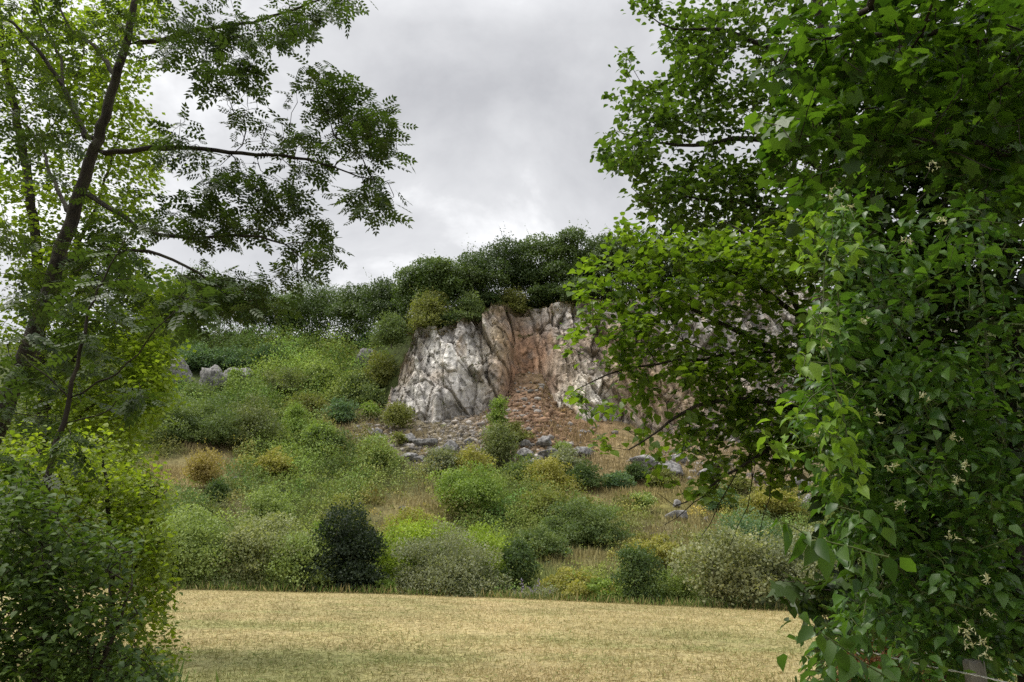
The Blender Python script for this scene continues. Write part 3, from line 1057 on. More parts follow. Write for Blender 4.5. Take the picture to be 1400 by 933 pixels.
# grey rocks showing on the slope: photo px, py of the foot, size, what sets it apart, kind
ROCKS = [
    (243, 531, 44, 34, 'left grey rock outcrop beside the maple leaves', 'outcrop'), (292, 540, 40, 34, 'middle grey rock outcrop with deep cracks', 'outcrop'), (326, 530, 34, 26, 'flat-topped right outcrop of the three on the left slope', 'outcrop'),
    (500, 502, 26, 30, 'small whitish crag left of the rock face under the ridge', 'outcrop'),
    (515, 597, 22, 12, 'rounded grey boulder on the brown ledge left of the rock face', 'boulder'), (517, 606, 20, 14, 'grey boulder just below the rounded one on the ledge', 'boulder'), (488, 588, 14, 8, 'small dark boulder at the left end of the ledge', 'boulder'),
    (560, 606, 26, 14, 'grey boulder left of the stony chute', 'boulder'), (582, 612, 34, 16, 'wide grey boulder in the middle of the stony patch', 'boulder'), (598, 622, 18, 14, 'boulder with a dark hollow under it', 'boulder'),
    (618, 618, 22, 20, 'upright grey boulder right of the hollow boulder', 'boulder'), (560, 630, 26, 12, 'low boulder at the foot of the stony patch', 'boulder'), (640, 610, 16, 12, 'pale boulder in the stony chute', 'boulder'), (575, 632, 20, 10, 'flat boulder under the hollow boulder', 'boulder'),
    (720, 612, 22, 12, 'topmost boulder of the central pile', 'boulder'), (742, 612, 24, 16, 'jagged boulder at the right top of the central pile', 'boulder'), (722, 628, 26, 16, 'rounded boulder in the middle of the central pile', 'boulder'), (748, 626, 28, 14, 'brown boulder right of the rounded one in the pile', 'boulder'), (735, 640, 36, 16, 'dark broad boulder at the bottom of the central pile', 'boulder'), (760, 640, 22, 12, 'small boulder at the bottom right of the central pile', 'boulder'),
    (795, 626, 32, 18, 'black and white boulder right of the central pile', 'boulder'), (796, 594, 12, 8, 'small grey boulder high on the dry slope', 'boulder'),
    (880, 640, 40, 24, 'large grey slab behind the tip of the sallow', 'boulder'), (920, 650, 40, 22, 'grey slab under the middle of the sallow', 'boulder'), (930, 634, 30, 18, 'grey slab above and right of the large one behind the sallow', 'boulder'), (965, 655, 34, 14, 'pale flat slab under the sallow branches', 'boulder'), (985, 640, 30, 16, 'grey boulder behind the drooping sallow twigs', 'boulder'),
    (926, 710, 30, 14, 'pale angular boulder in the yellow grass under the drooping twig', 'boulder'), (926, 694, 14, 10, 'small boulder just above the pale angular one', 'boulder'), (965, 714, 12, 8, 'tiny boulder right of the pale angular one', 'boulder'),
    (905, 742, 24, 10, 'dark low boulder on the bare patch above the rust-tinted bush', 'boulder'), (395, 727, 16, 14, 'whitish boulder above the nearly black shrub', 'boulder'), (551, 697, 12, 6, 'small white stone on the straw-green slope', 'boulder'),
    (1040, 662, 24, 14, 'grey boulder on the pink scree left of the climber', 'boulder'), (1098, 668, 22, 18, 'grey boulder close beside the climber leaves', 'boulder'), (1105, 690, 18, 14, 'lower grey boulder beside the climber leaves', 'boulder'), (1075, 675, 14, 8, 'small boulder between the two by the climber', 'boulder'),
    (322, 657, 12, 5, 'small pale stone in the olive scrub', 'boulder'), (742, 697, 14, 6, 'small pinkish stone in the bramble slope', 'boulder'),
]

# ------------------------------------------------------------------ ground cover on the hillside and field (uncountable)
def hill_cover():
    rng = np.random.default_rng(77)
    # low tussocks and bramble mounds, spread evenly as seen from the field
    def mounds(n, cap, m_, r0, r1, ls, seed_col):
        px = rng.uniform(110, 1260, n)
        Y = 63.5 + (rng.random(n) ** .8) * 132
        x = (px - 700) / (F * .955) * Y
        P = np.stack([x, Y, hill_z(x, Y)], 1)
        c, _ = pix(P)
        yb, yt = np.interp(c, T_PX, T_YB), np.interp(c, T_PX, T_YT)
        cl = sstep(510, 545, c)
        ok = ((Y < yb - 1.0 - r1 * .6) | ((cl < .5) & (Y < yt + 4)) | (Y > yt + 4.5))
        col, cov = patch(P)
        cov = np.where(Y < 76, np.maximum(cov, .9), cov)
        cov = np.where(Y > yt + 4, .9, cov)
        col = np.where((Y > yt + 4)[:, None], np.array([.13, .12, .05]), col)
        qx, qy = pix(P)
        for (rx, ry, rw, rh, _l, _k) in ROCKS:
            cov = np.where((np.abs(qx - rx) < rw * .62 + 4) & (qy > ry - rh * .8) & (qy < ry + 9), 0, cov)
        cov = cov * np.clip(1.25 - np.maximum(col[:, 0] - .135, 0) / .07, .08, 1)      # straw grows as grass, not as leafy mounds
        keep = rng.random(n) < cov ** (1.4, 2.0, 5.0)[seed_col] * np.clip((Y / 150.), .3, 1)
        k = np.nonzero(ok & keep)[0][:cap]
        P, col, Y, cov = P[k], col[k], Y[k], cov[k]
        n = len(P)
        R = rng.uniform(r0, r1, n) * (.55 + .6 * cov) * (Y / 110)
        d = rand_dir(rng, n * m_)
        d[:, 2] = np.abs(d[:, 2])
        R_ = np.repeat(R, m_)
        lump = 1 + .55 * fbm((np.repeat(P, m_, 0) + d * R_[:, None]) / (.5 * r0), 2, 77)
        pos = np.repeat(P, m_, 0) + d * (R_ * lump)[:, None] * np.array([1.05, 1.05, 1.35]) * (.6 + .4 * np.sqrt(rng.random((n * m_, 1))))
        axis = unit(d * .5 + rand_dir(rng, n * m_) * .8 + np.array([0, 0, .45]))
        nrm = unit(d * 1.0 + np.array([0, 0, .7]) + rand_dir(rng, n * m_) * .24)
        size = np.repeat(Y * ls, m_) * rng.uniform(.7, 1.5, n * m_)
        hue = rng.normal(size=(n, 1)) * .10
        tint = np.clip(col * (1 + rng.normal(size=(n, 1)) * .27) * (1 + hue * np.array([[1.0, 0, -.5]])), .01, .6)
        V, Fc, r = place_leaves(leaf_diamond(.33, .06), pos, axis, nrm, size, np.clip(rng.random(n * m_) * .25 + np.repeat(rng.random(n), m_) * .75, 0, 1))
        return V, Fc, r, np.repeat(tint, m_ * 4, 0)
    a_ = mounds(60000, 9500, 26, .4, .95, .0022, 0)
    b_ = mounds(12000, 2100, 170, 1.0, 2.4, .0023, 1)
    c_ = mounds(1500, 190, 620, 2.4, 3.9, .0024, 2)
    V = np.concatenate([a_[0], b_[0], c_[0]]); Fc = np.concatenate([a_[1], b_[1] + len(a_[0]), c_[1] + len(a_[0]) + len(b_[0])])
    o = mesh_obj('undergrowth', V, [Fc], M['tuft'], face_attr=np.concatenate([a_[2], b_[2], c_[2]]), point_col=np.concatenate([a_[3], b_[3], c_[3]]))
    tag(o, 'low bramble and scrub leaves covering the hillside', 'undergrowth', kind='stuff')
    # dry standing grass on the talus
    n = 190000
    px = rng.uniform(150, 1150, n)
    Y = rng.uniform(70, 165, n)
    x = (px - 700) / (F * .955) * Y
    P = np.stack([x, Y, hill_z(x, Y)], 1)
    col, cov = patch(P)
    qx, qy = pix(P)
    yb = np.interp(qx, T_PX, T_YB)
    dry = np.maximum(np.clip((col[:, 0] - .135) / .12, 0, 1), .30) * (col[:, 0] < .36) * (1 - np.exp(-(((qx - 715) / 60) ** 2 + ((qy - 550) / 45) ** 2)))
    ok = (Y < yb - .5) & (rng.random(n) < dry * .9 + .02)
    P, col, Y = P[ok], col[ok], Y[ok]
    n = len(P)
    ax = unit(rng.normal(size=(n, 3)) * .22 + np.array([0, 0, 1]))
    nr = unit(rng.normal(size=(n, 3)) * [1, .4, .2] + np.array([0, -1, 0]))
    V, Fc, r = place_leaves(leaf_diamond(.07, .0), P - np.array([0, 0, .05]), ax, nr, rng.uniform(.35, 1.0, n) * np.clip(fbm(P / 4, 2, 5) + 1.0, .4, 1.6), rng.random(n))
    dk = np.clip((col[:, :1] - .10) / .08, .25, 1) * .45
    tint = np.clip(col * 1.35 * (1 - dk) + np.array([.36, .295, .16]) * dk, 0, .6) * rng.uniform(.7, 1.15, (n, 1))
    o = mesh_obj('dry_grass', V, [Fc], M['straw'], face_attr=r, point_col=np.repeat(tint, 4, 0))
    tag(o, 'dry straw coloured grass standing on the slope below the rock face', 'dry grass', kind='stuff')
    # scree
    n = 60000
    px = rng.uniform(480, 1120, n); Y = rng.uniform(108, 152, n)
    x = (px - 700) / (F * .955) * Y
    P = np.stack([x, Y, hill_z(x, Y)], 1)
    qx, qy = pix(P)
    yb = np.interp(qx, T_PX, T_YB)
    g = 1.1 * np.exp(-(((qx - 640) / 45) ** 2 + ((qy - 590) / 30) ** 2)) + .75 * np.exp(-(((qx - 590) / 45) ** 2 + ((qy - 610) / 20) ** 2)) + \
        .8 * np.exp(-(((qx - 730) / 60) ** 2 + ((qy - 580) / 50) ** 2)) + .7 * np.exp(-(((qx - 735) / 45) ** 2 + ((qy - 622) / 15) ** 2)) + \
        .5 * np.exp(-(((qx - 940) / 60) ** 2 + ((qy - 635) / 20) ** 2)) + .4 * np.exp(-(((qx - 1070) / 50) ** 2 + ((qy - 660) / 25) ** 2)) + .6 * np.exp(-(((qx - 520) / 36) ** 2 + ((qy - 592) / 20) ** 2))
    ok = (Y < yb + 1) & (rng.random(n) < g)
    P = P[ok][:17000]
    n = len(P)
    cl, _ = patch(P)
    base = ICO1[0]
    sz = np.minimum(np.exp(rng.normal(size=n) * .8) * .14, .75)
    sh = np.stack([rock_shape(np.random.default_rng(900 + i), base, 9) for i in range(24)])
    k = rng.integers(0, 24, n)
    a = rng.uniform(0, 6.28, n)
    B = sh[k]
    ca, sa = np.cos(a)[:, None], np.sin(a)[:, None]
    B = np.stack([B[:, :, 0] * ca - B[:, :, 1] * sa, B[:, :, 0] * sa + B[:, :, 1] * ca, B[:, :, 2] * .75], 2)
    V = (P[:, None] + B * sz[:, None, None]).reshape(-1, 3)
    Fc = (ICO1[1][None] + (np.arange(n) * len(base))[:, None, None]).reshape(-1, 3)
    red_ = np.clip((cl[:, :1] / cl[:, 1:2] - 1.3) / .35, 0, 1)
    sz = sz * (1 - .4 * red_[:, 0])
    greyish = rng.random((n, 1)) < .5 - .42 * red_
    tint = np.where(greyish, np.array([.30, .275, .25]), cl * 1.15) * rng.uniform(.6, 1.25, (n, 1))
    o = mesh_obj('scree', V, [Fc], M['stone'], point_col=np.repeat(tint, len(base), 0))
    tag(o, 'loose grey and reddish stones scattered below the rock face', 'scree', kind='stuff')


def field_grass():
    rng = np.random.default_rng(5)
    n = 230000
    # thins out with distance, where single blades can no longer be seen
    Y = 9.0 * (64 / 9.0) ** rng.random(n)
    half = .50 * Y + 2
    x = rng.uniform(-1, 1, n) * half
    P = np.stack([x, Y, field_z(x, Y)], 1)
    col = field_col(P)
    tuft = fbm(np.stack([x, Y, 0 * x], 1) / .8, 3, 33)
    keep = rng.random(n) < np.clip(.75 + .8 * tuft, .15, 1)
    P, col, Y, tuft = P[keep], col[keep], Y[keep], tuft[keep]
    n = len(P)
    lay = rng.random(n) < .6                     # mown stalks lie flat, the regrowth stands
    g = (col[:, 1] / col[:, 0])[:, None]
    ax = np.where(lay[:, None], unit(rng.normal(size=(n, 3)) * [1, .8, .16] + [0, 0, .10]), unit(rng.normal(size=(n, 3)) * .45 + [0, 0, 1]))
    nr = unit(rng.normal(size=(n, 3)) * [.8, .4, .4] + [0, -.5, .7])
    s = rng.uniform(.05, .14, n) * (.8 + Y / 45) * np.where(lay, 1.1, .85)
    V, Fc, r = place_leaves(leaf_diamond(.055, .0), P + np.array([0, 0, .005]), ax, nr, s, rng.random(n))
    tint = col * rng.uniform(.82, 1.14, (n, 1)) * np.where(rng.random((n, 1)) < .12, np.array([.62, .85, .6]), 1.0)
    o = mesh_obj('stubble', V, [Fc], M['straw'], face_attr=r, point_col=np.repeat(np.clip(tint, 0, .7), 4, 0))
    tag(o, 'dry mown straw and short grass covering the field', 'grass', kind='stuff')
    # greener grass and nettles at the foot of the two hedges
    n = 15000
    side = rng.random(n) < .5
    far = np.arange(n) >= 9000
    Y = rng.uniform(4.5, 14, n)
    x = np.where(side, -.455 * Y + rng.normal(size=n) * .55 - .5, .40 * Y + np.abs(rng.normal(size=n)) * .7 + .2)
    Y = np.where(far, rng.uniform(61.5, 64.5, n) + 1.2 * fbm(np.stack([x, x, x], 1) / 9., 2, 4), Y)
    x = np.where(far, rng.uniform(-34, 34, n), x)
    P = np.stack([x, Y, field_z(x, Y)], 1)
    ax = unit(rng.normal(size=(n, 3)) * .38 + [0, 0, 1])
    nr = unit(rng.normal(size=(n, 3)) + [0, -.6, .2])
    V, Fc, r = place_leaves(leaf_diamond(.045, .0), P, ax, nr, rng.uniform(.12, .45, n) * np.where(far, 1.9, 1), rng.random(n))
    tint = np.where(far[:, None] & (rng.random((n, 1)) < .4), np.array([.30, .26, .12]), np.array([.10, .155, .035])) * rng.uniform(.6, 1.5, (n, 1))
    o = mesh_obj('verge_grass', V, [Fc], M['straw'], face_attr=r, point_col=np.repeat(tint, 4, 0))
    tag(o, 'uncut green grass along the foot of the hedges and the far field edge', 'grass', kind='stuff')


def brow_grass():
    """dry grass and a few plants hanging over the lip of the rock face and rooted in its joints"""
    rng = np.random.default_rng(515)
    T = CLIFF_TOP[0]
    p = T[rng.integers(0, len(T), 15000)]
    w = fbm(p / 2.2, 3, 519)
    p = p[w + .35 * rng.random(len(p)) > .0]
    A_, c_, g_ = CLIFF_ALL[0]
    k = rng.integers(0, len(A_), 90000)
    q = A_[k][(g_[k] < .10) & (fbm(A_[k] / 3.0, 3, 523) > .22)][:3500]
    P = np.concatenate([p, q])
    n = len(P)
    green = np.concatenate([rng.random(len(p)) < .25, rng.random(len(q)) < .6])
    d = unit(rng.normal(size=(n, 3)) * .6 + np.array([0, -.7, .35]))
    V, Fc, r = place_leaves(leaf_diamond(.12, .02), P + rng.normal(size=(n, 3)) * .1, d, unit(rng.normal(size=(n, 3)) + [0, -.3, .8]), rng.uniform(.25, .8, n), rng.random(n))
    tint = np.where(green[:, None], np.array([.10, .125, .04]), np.array([.24, .19, .11])) * rng.uniform(.6, 1.2, (n, 1))
    o = mesh_obj('brow_grass', V, [Fc], M['straw'], face_attr=r, point_col=np.repeat(tint, 4, 0))
    tag(o, 'dry grass and weeds hanging over the lip of the rock face and in its cracks', 'dry grass', kind='stuff')


hill_cover()
field_grass()
brow_grass()

# ------------------------------------------------------------------ trees along the top
G_R = 'trees along the top of the quarry'
ridge_tree(215, 405, 478, 70, 'dark ridge tree half hidden behind the yellow-green maple at left', dens=.9)
ridge_tree(258, 388, 478, 66, 'dark ridge tree just right of the yellow-green maple leaves', gap=.34)
ridge_tree(300, 384, 474, 60, 'ridge tree under the drooping ash leaves with sky showing between its trunks', gap=.42, dens=.8)
ridge_tree(345, 404, 474, 56, 'low gappy ridge tree with bright sky patches round its trunk', gap=.40, dens=.75)
ridge_tree(386, 408, 480, 54, 'dark ridge tree left of the broad dark one above the open scrub', gap=.26)
ridge_tree(436, 401, 486, 74, 'broad nearly black ridge tree reaching down to the yellow-green scrub', gap=.10, dens=1.1)
ridge_tree(486, 398, 484, 56, 'paler feathery ridge tree between the broad black one and the small grey crag', gap=.22)
ridge_tree(524, 384, 470, 64, 'round green ridge tree rising directly above the left edge of the rock face', gap=.2)
ridge_tree(568, 366, 455, 50, 'thin twiggy ridge tree behind the olive bush on the lip', gap=.3, dens=.8)
ridge_tree(600, 352, 446, 66, 'ridge tree with ragged shoots behind the olive bush and the green bush', gap=.25)
ridge_tree(648, 347, 436, 70, 'broad ragged ridge tree above the white part of the rock face', gap=.22)
ridge_tree(700, 324, 420, 72, 'tallest ridge tree, round crowned, above the brown grassy brow', gap=.2, cl=46)
ridge_tree(744, 317, 415, 66, 'dense ridge tree above the red gully', gap=.22, cl=44)
ridge_tree(788, 316, 415, 62, 'ridge tree above the pale pillars, right of the gully, clear of the sallow leaves', gap=.22)
ridge_tree(832, 322, 410, 64, 'ridge tree half hidden behind the top of the bright green sallow', gap=.22)
for k, px in enumerate((890, 960, 1040)):
    ridge_tree(px, 330, 405, 80, 'dark ridge tree glimpsed through the sallow leaves', gap=.15, group='ridge trees hidden by the sallow')

# bushes on the lip of the quarry
def lip(px, py, wpx, hpx, tn, label, dY=1.0, **k):
    y = float(np.interp(px, T_PX, T_YT)) + dY
    q = at(px, py, y)
    return shrub(px, py, wpx, hpx, tn, label, base=(q[0], y, q[2]), **k)

lip(588, 452, 62, 54, 'olive', 'round olive bush on the lip above the white rock', shape='dome')
lip(640, 444, 62, 42, 'green', 'fresh green bush on the lip right of the round olive bush', shape='dome')
lip(612, 452, 40, 24, 'dark', 'low dark bush under the gap between the two lip bushes', parts=False)
lip(700, 430, 50, 36, 'olive', 'yellowish olive bush on the brown brow left of the red gully', shape='dome')
lip(668, 424, 40, 24, 'dark', 'small dark bush behind the brown brow', parts=False, dY=4)
lip(745, 418, 60, 28, 'dark', 'dark low bush on the lip above the red gully', parts=False)
lip(790, 412, 60, 30, 'dark', 'dark low bush on the lip above the pale pillars', parts=False)
lip(535, 474, 50, 52, 'green', 'green bush draped over the left shoulder of the rock face', dY=-6, shape='dome')
lip(470, 490, 40, 16, 'mid', 'flat bush on the slope left of the small grey crag', parts=False, dY=-4)

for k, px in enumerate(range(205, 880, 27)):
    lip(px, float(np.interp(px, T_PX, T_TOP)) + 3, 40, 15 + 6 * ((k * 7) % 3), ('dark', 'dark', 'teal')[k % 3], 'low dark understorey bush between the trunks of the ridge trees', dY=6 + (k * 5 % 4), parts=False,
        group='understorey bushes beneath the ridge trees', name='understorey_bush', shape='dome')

# dark thicket below the left ridge
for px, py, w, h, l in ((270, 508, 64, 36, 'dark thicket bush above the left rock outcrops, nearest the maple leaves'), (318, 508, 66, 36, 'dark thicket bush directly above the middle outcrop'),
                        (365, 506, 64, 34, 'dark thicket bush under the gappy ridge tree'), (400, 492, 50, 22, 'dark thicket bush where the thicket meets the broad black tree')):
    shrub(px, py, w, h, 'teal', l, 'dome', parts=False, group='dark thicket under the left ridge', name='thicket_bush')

# bushes on the open slope
SLOPE = [
    (345, 612, 74, 56, 'mid', 'large rounded grey-green bush in the middle of the left slope', 'dome', True),
    (400, 606, 30, 40, 'bright', 'small yellow-green sapling right of the large grey-green bush', 'column', False),
    (434, 618, 36, 34, 'bright', 'pale green sapling standing clear on the middle left slope', 'round', False),
    (262, 606, 110, 60, 'green', 'wide green thicket beside the yellow-green maple', 'dome', True),
    (205, 592, 80, 56, 'green', 'green thicket bush partly behind the maple leaves', 'dome', False),
    (318, 548, 22, 34, 'bright', 'narrow light green sapling in front of the middle outcrop', 'column', False),
    (270, 556, 50, 26, 'green', 'dark bush below the two left outcrops', 'dome', False),
    (385, 545, 70, 34, 'mid', 'green bush right of the outcrops on the upper left slope', 'dome', False),
    (440, 532, 60, 34, 'light', 'yellow-green bush on the upper slope under the broad black tree', 'dome', False),
    (485, 548, 50, 34, 'green', 'green bush left of the grey foot of the rock face', 'dome', False),
    (420, 572, 60, 26, 'olive', 'olive bush above the pale green sapling', 'dome', False),
    (465, 578, 44, 30, 'teal', 'blue-green bush between the bare brown patch and the rock face', 'dome', False),
    (542, 588, 36, 30, 'olive', 'small dark olive bush under the left foot of the rock face', 'round', False),
    (505, 572, 26, 18, 'bright', 'little bright bush left of the olive bush at the cliff foot', 'round', False),
    (545, 609, 18, 14, 'olive', 'small olive bush among grey boulders', 'round', False),
    (448, 618, 60, 30, 'green', 'green bush between the pale sapling and the boulders', 'dome', False),
    (515, 640, 60, 36, 'light', 'light green bush below the left boulders', 'dome', False),
    (294, 692, 30, 28, 'dark', 'small dark bush at the edge of the straw patch', 'round', False),
    (276, 668, 40, 40, 'straw', 'clump of tall yellow straw on the left slope', 'round', False),
    (375, 650, 50, 28, 'ochre', 'ochre tinted bush on the middle left slope', 'dome', False),
    (365, 715, 60, 40, 'light', 'light green bush behind the two pale willows', 'dome', False),
    (638, 712, 84, 62, 'bright', 'large bright green round bush alone in the middle of the slope', 'round', True),
    (682, 640, 44, 50, 'mid', 'green bush at the foot of the slim ivy-green column', 'round', False),
    (681, 612, 26, 56, 'bright', 'slim green columnar sapling in front of the red scree', 'column', True),
    (700, 604, 50, 22, 'olive', 'low olive bush right of the columnar sapling', 'dome', False),
    (640, 655, 60, 36, 'ochre', 'ochre-green bush left of the columnar sapling', 'dome', False),
    (600, 650, 60, 30, 'grey', 'greyish bush under the dark hollow boulder', 'dome', False),
    (712, 660, 60, 32, 'green', 'green bush left of the orange-topped bush', 'dome', False),
    (750, 670, 60, 36, 'ochre', 'orange-topped bush under the central boulder pile', 'dome', True),
    (800, 668, 54, 32, 'dark', 'dark bush right of the orange-topped bush', 'dome', False),
    (770, 628, 24, 18, 'light', 'small light green bush right of the boulder pile', 'round', False),
    (775, 648, 50, 30, 'grey', 'dry greyish bush beside the boulder pile', 'dome', False),
    (845, 668, 40, 20, 'teal', 'low blue-grey bush on the straw slope', 'dome', False),
    (872, 662, 30, 24, 'dark', 'small dark bush on the straw slope near the sallow tip', 'round', False),
    (905, 668, 40, 22, 'olive', 'olive bush on the straw slope under the sallow', 'dome', False),
    (880, 700, 28, 22, 'light', 'small yellow-green bush standing in the straw', 'round', False),
    (745, 712, 80, 34, 'olive', 'spreading olive bramble mound on the right-middle slope', 'dome', False),
    (800, 745, 110, 50, 'green', 'wide green bramble bank below the straw slope', 'dome', False),
    (740, 760, 70, 30, 'green', 'green bramble mound above the lilac flowered bush', 'dome', False),
    (890, 770, 80, 30, 'ochre', 'rust-tinted bush behind the dark upright shrub', 'dome', False),
    (985, 700, 50, 30, 'teal', 'small blue-green bush under the drooping sallow branches', 'dome', False),
    (1060, 705, 80, 34, 'ochre', 'ochre bush on the right slope near the climber', 'dome', False),
    (1010, 672, 40, 18, 'olive', 'olive bush seen below the sallow branches', 'dome', False),
    (520, 530, 44, 40, 'olive', 'olive bush hiding the low left end of the rock face', 'dome', False),
    (508, 556, 40, 26, 'green', 'green bush on the ledge at the left end of the rock face', 'dome', False),
    (470, 735, 60, 44, 'olive', 'olive bush behind the nearly black shrub', 'dome', False),
    (560, 745, 70, 40, 'ochre', 'straw-green bush behind the lime shrub', 'dome', False),
]
for (px, py, w, h, tn, lab, shp, prt) in SLOPE:
    shrub(px, py + 2, w * 1.12, h * 1.2, tn, lab, shp, prt, group='bushes on the quarry slope')

# shrubs along the far edge of the field
def edge_shrub(px, foot, wpx, top, tn, label, Y=65.0, **k):
    q = at(px, foot, Y)
    b = (q[0], Y, float(hill_z(q[0], Y)[0]))
    hp = at(px, top, Y)[2] - b[2]
    return shrub(px, foot, wpx, hp / (math.hypot(Y, 0) / F) / 1.02 , tn, label, base=b, group='shrubs along the far edge of the field', **k)

edge_shrub(262, 808, 120, 690, 'light', 'left pale willow bush at the field edge beside the yellow hawthorn', size=.17, deep=.8, n_cl=44)
edge_shrub(352, 810, 130, 704, 'pale', 'middle pale willow bush with a silvery patch on its crown', size=.17, deep=.8, n_cl=44)
edge_shrub(408, 812, 84, 735, 'light', 'lower willow bush left of the nearly black shrub', Y=64, size=.17)
edge_shrub(432, 812, 44, 700, 'bright', 'green bush leaning on the left of the nearly black shrub', Y=67, size=.17)
edge_shrub(466, 813, 106, 697, 'black', 'nearly black dense conical shrub at the field edge', shape='dome', size=.17, dens=1.7, n_cl=40, sprigs=90, cl_r=.2)
edge_shrub(436, 813, 30, 775, 'light', 'low light green bush at the foot of the nearly black shrub', Y=63.2, parts=False)
edge_shrub(562, 814, 100, 706, 'lime', 'lime green shrub behind the big grey-green willow', Y=68, size=.18)
edge_shrub(525, 814, 26, 792, 'bright', 'tiny bright bush at the foot of the lime shrub', Y=63.3, parts=False)
edge_shrub(615, 816, 164, 716, 'grey', 'big rounded grey-green willow bush in the middle of the field edge', Y=65, size=.17, slim=.2, dens=1.5, n_cl=56, shape='dome', cl_r=.2)
edge_shrub(640, 816, 120, 722, 'lime', 'yellow-green shrub peeping over the big grey-green willow', Y=70)
edge_shrub(711, 822, 48, 735, 'dark', 'dark green shrub right of the big grey-green willow', Y=68)
edge_shrub(790, 830, 120, 776, 'ochre', 'yellow-green bramble mound right of the lilac flowered bush', Y=66, shape='dome')
edge_shrub(825, 832, 60, 790, 'bright', 'green bramble mound left of the dark upright shrub', Y=64.5, parts=False)
edge_shrub(872, 834, 70, 752, 'dark', 'dark green upright shrub at the right half of the field edge', Y=64.5, shape='column', n_cl=40, size=.17)
edge_shrub(920, 836, 64, 778, 'light', 'light green bush between the dark upright shrub and the cream one', Y=66)
edge_shrub(1000, 838, 134, 716, 'cream', 'large shrub with cream flower heads on the right of the field edge', Y=63.5, size=.2, n_cl=56, cl_r=.17, slim=.34)
edge_shrub(1030, 838, 90, 690, 'teal', 'blue-green tree standing behind the cream flowered shrub', Y=69)
edge_shrub(1110, 842, 150, 722, 'grey', 'olive grey shrub behind the hanging climber shoot', Y=64)
edge_shrub(1210, 842, 150, 712, 'mid', 'green shrub at the field edge hidden behind the climber hedge', Y=65)
edge_shrub(190, 806, 120, 700, 'light', 'willow bush at the field edge behind the left hawthorn', Y=66)
edge_shrub(90, 804, 140, 690, 'mid', 'green shrub at the field edge behind the left dogwood', Y=66)

# the low bush with lilac flower spikes
def lilac_bush():
    q = at(730, 824, 63.6)
    b = np.array([q[0], 63.6, float(hill_z(q[0], 63.6)[0])])
    root = empty('flowering_bush', [float(v) for v in b])
    tag(root, 'low pale bush with lilac flower spikes in front of the dark green shrub', 'shrub', 'shrubs along the far edge of the field')
    rng = np.random.default_rng(4242)
    V, Fc, r, c, rr = crown_leaves(rng, b, 5.6, 3.2, 1.75, 0, 22, 1500, .17, .22, 'dome', 20)
    mesh_obj('crown', V, [Fc], tone(*TONES['grey']), root, face_attr=r, origin=b)
    stems(rng, b, c[:12], .04, 'stem', M['bark_grey'], root, .2)
    for k in range(16):
        p = c[rng.integers(len(c))] + np.array([rng.normal() * .3, -.4, rng.uniform(.2, .5)])
        d = unit(np.array([rng.normal() * .5, -.2, .8]))
        t = np.linspace(0, .5, 14)
        pos = p + d[None] * t[:, None] + rng.normal(size=(14, 3)) * .03
        V, Fc, r = place_leaves(leaf_diamond(.4, .1), pos, rand_dir(rng, 14), rand_dir(rng, 14), np.linspace(.16, .09, 14), rng.random(14))
        mesh_obj('flower_spike', V, [Fc], M['lilac'], root, face_attr=r, origin=b)

lilac_bush()

# ------------------------------------------------------------------ boulders and outcrops
for i, (px, py, w, h, lab, kd) in enumerate(ROCKS):
    boulder(px, py, w, h, lab, 300 + i, name='rock_outcrop' if kd == 'outcrop' else 'boulder', cat='rock outcrop' if kd == 'outcrop' else 'boulder',
            group='grey outcrops on the upper slope' if kd == 'outcrop' else 'boulders lying on the quarry slope', rough=.16 if kd == 'outcrop' else .09)

# ------------------------------------------------------------------ left side of the gap
def A(px, py, Y):
    return at(px, py, Y)


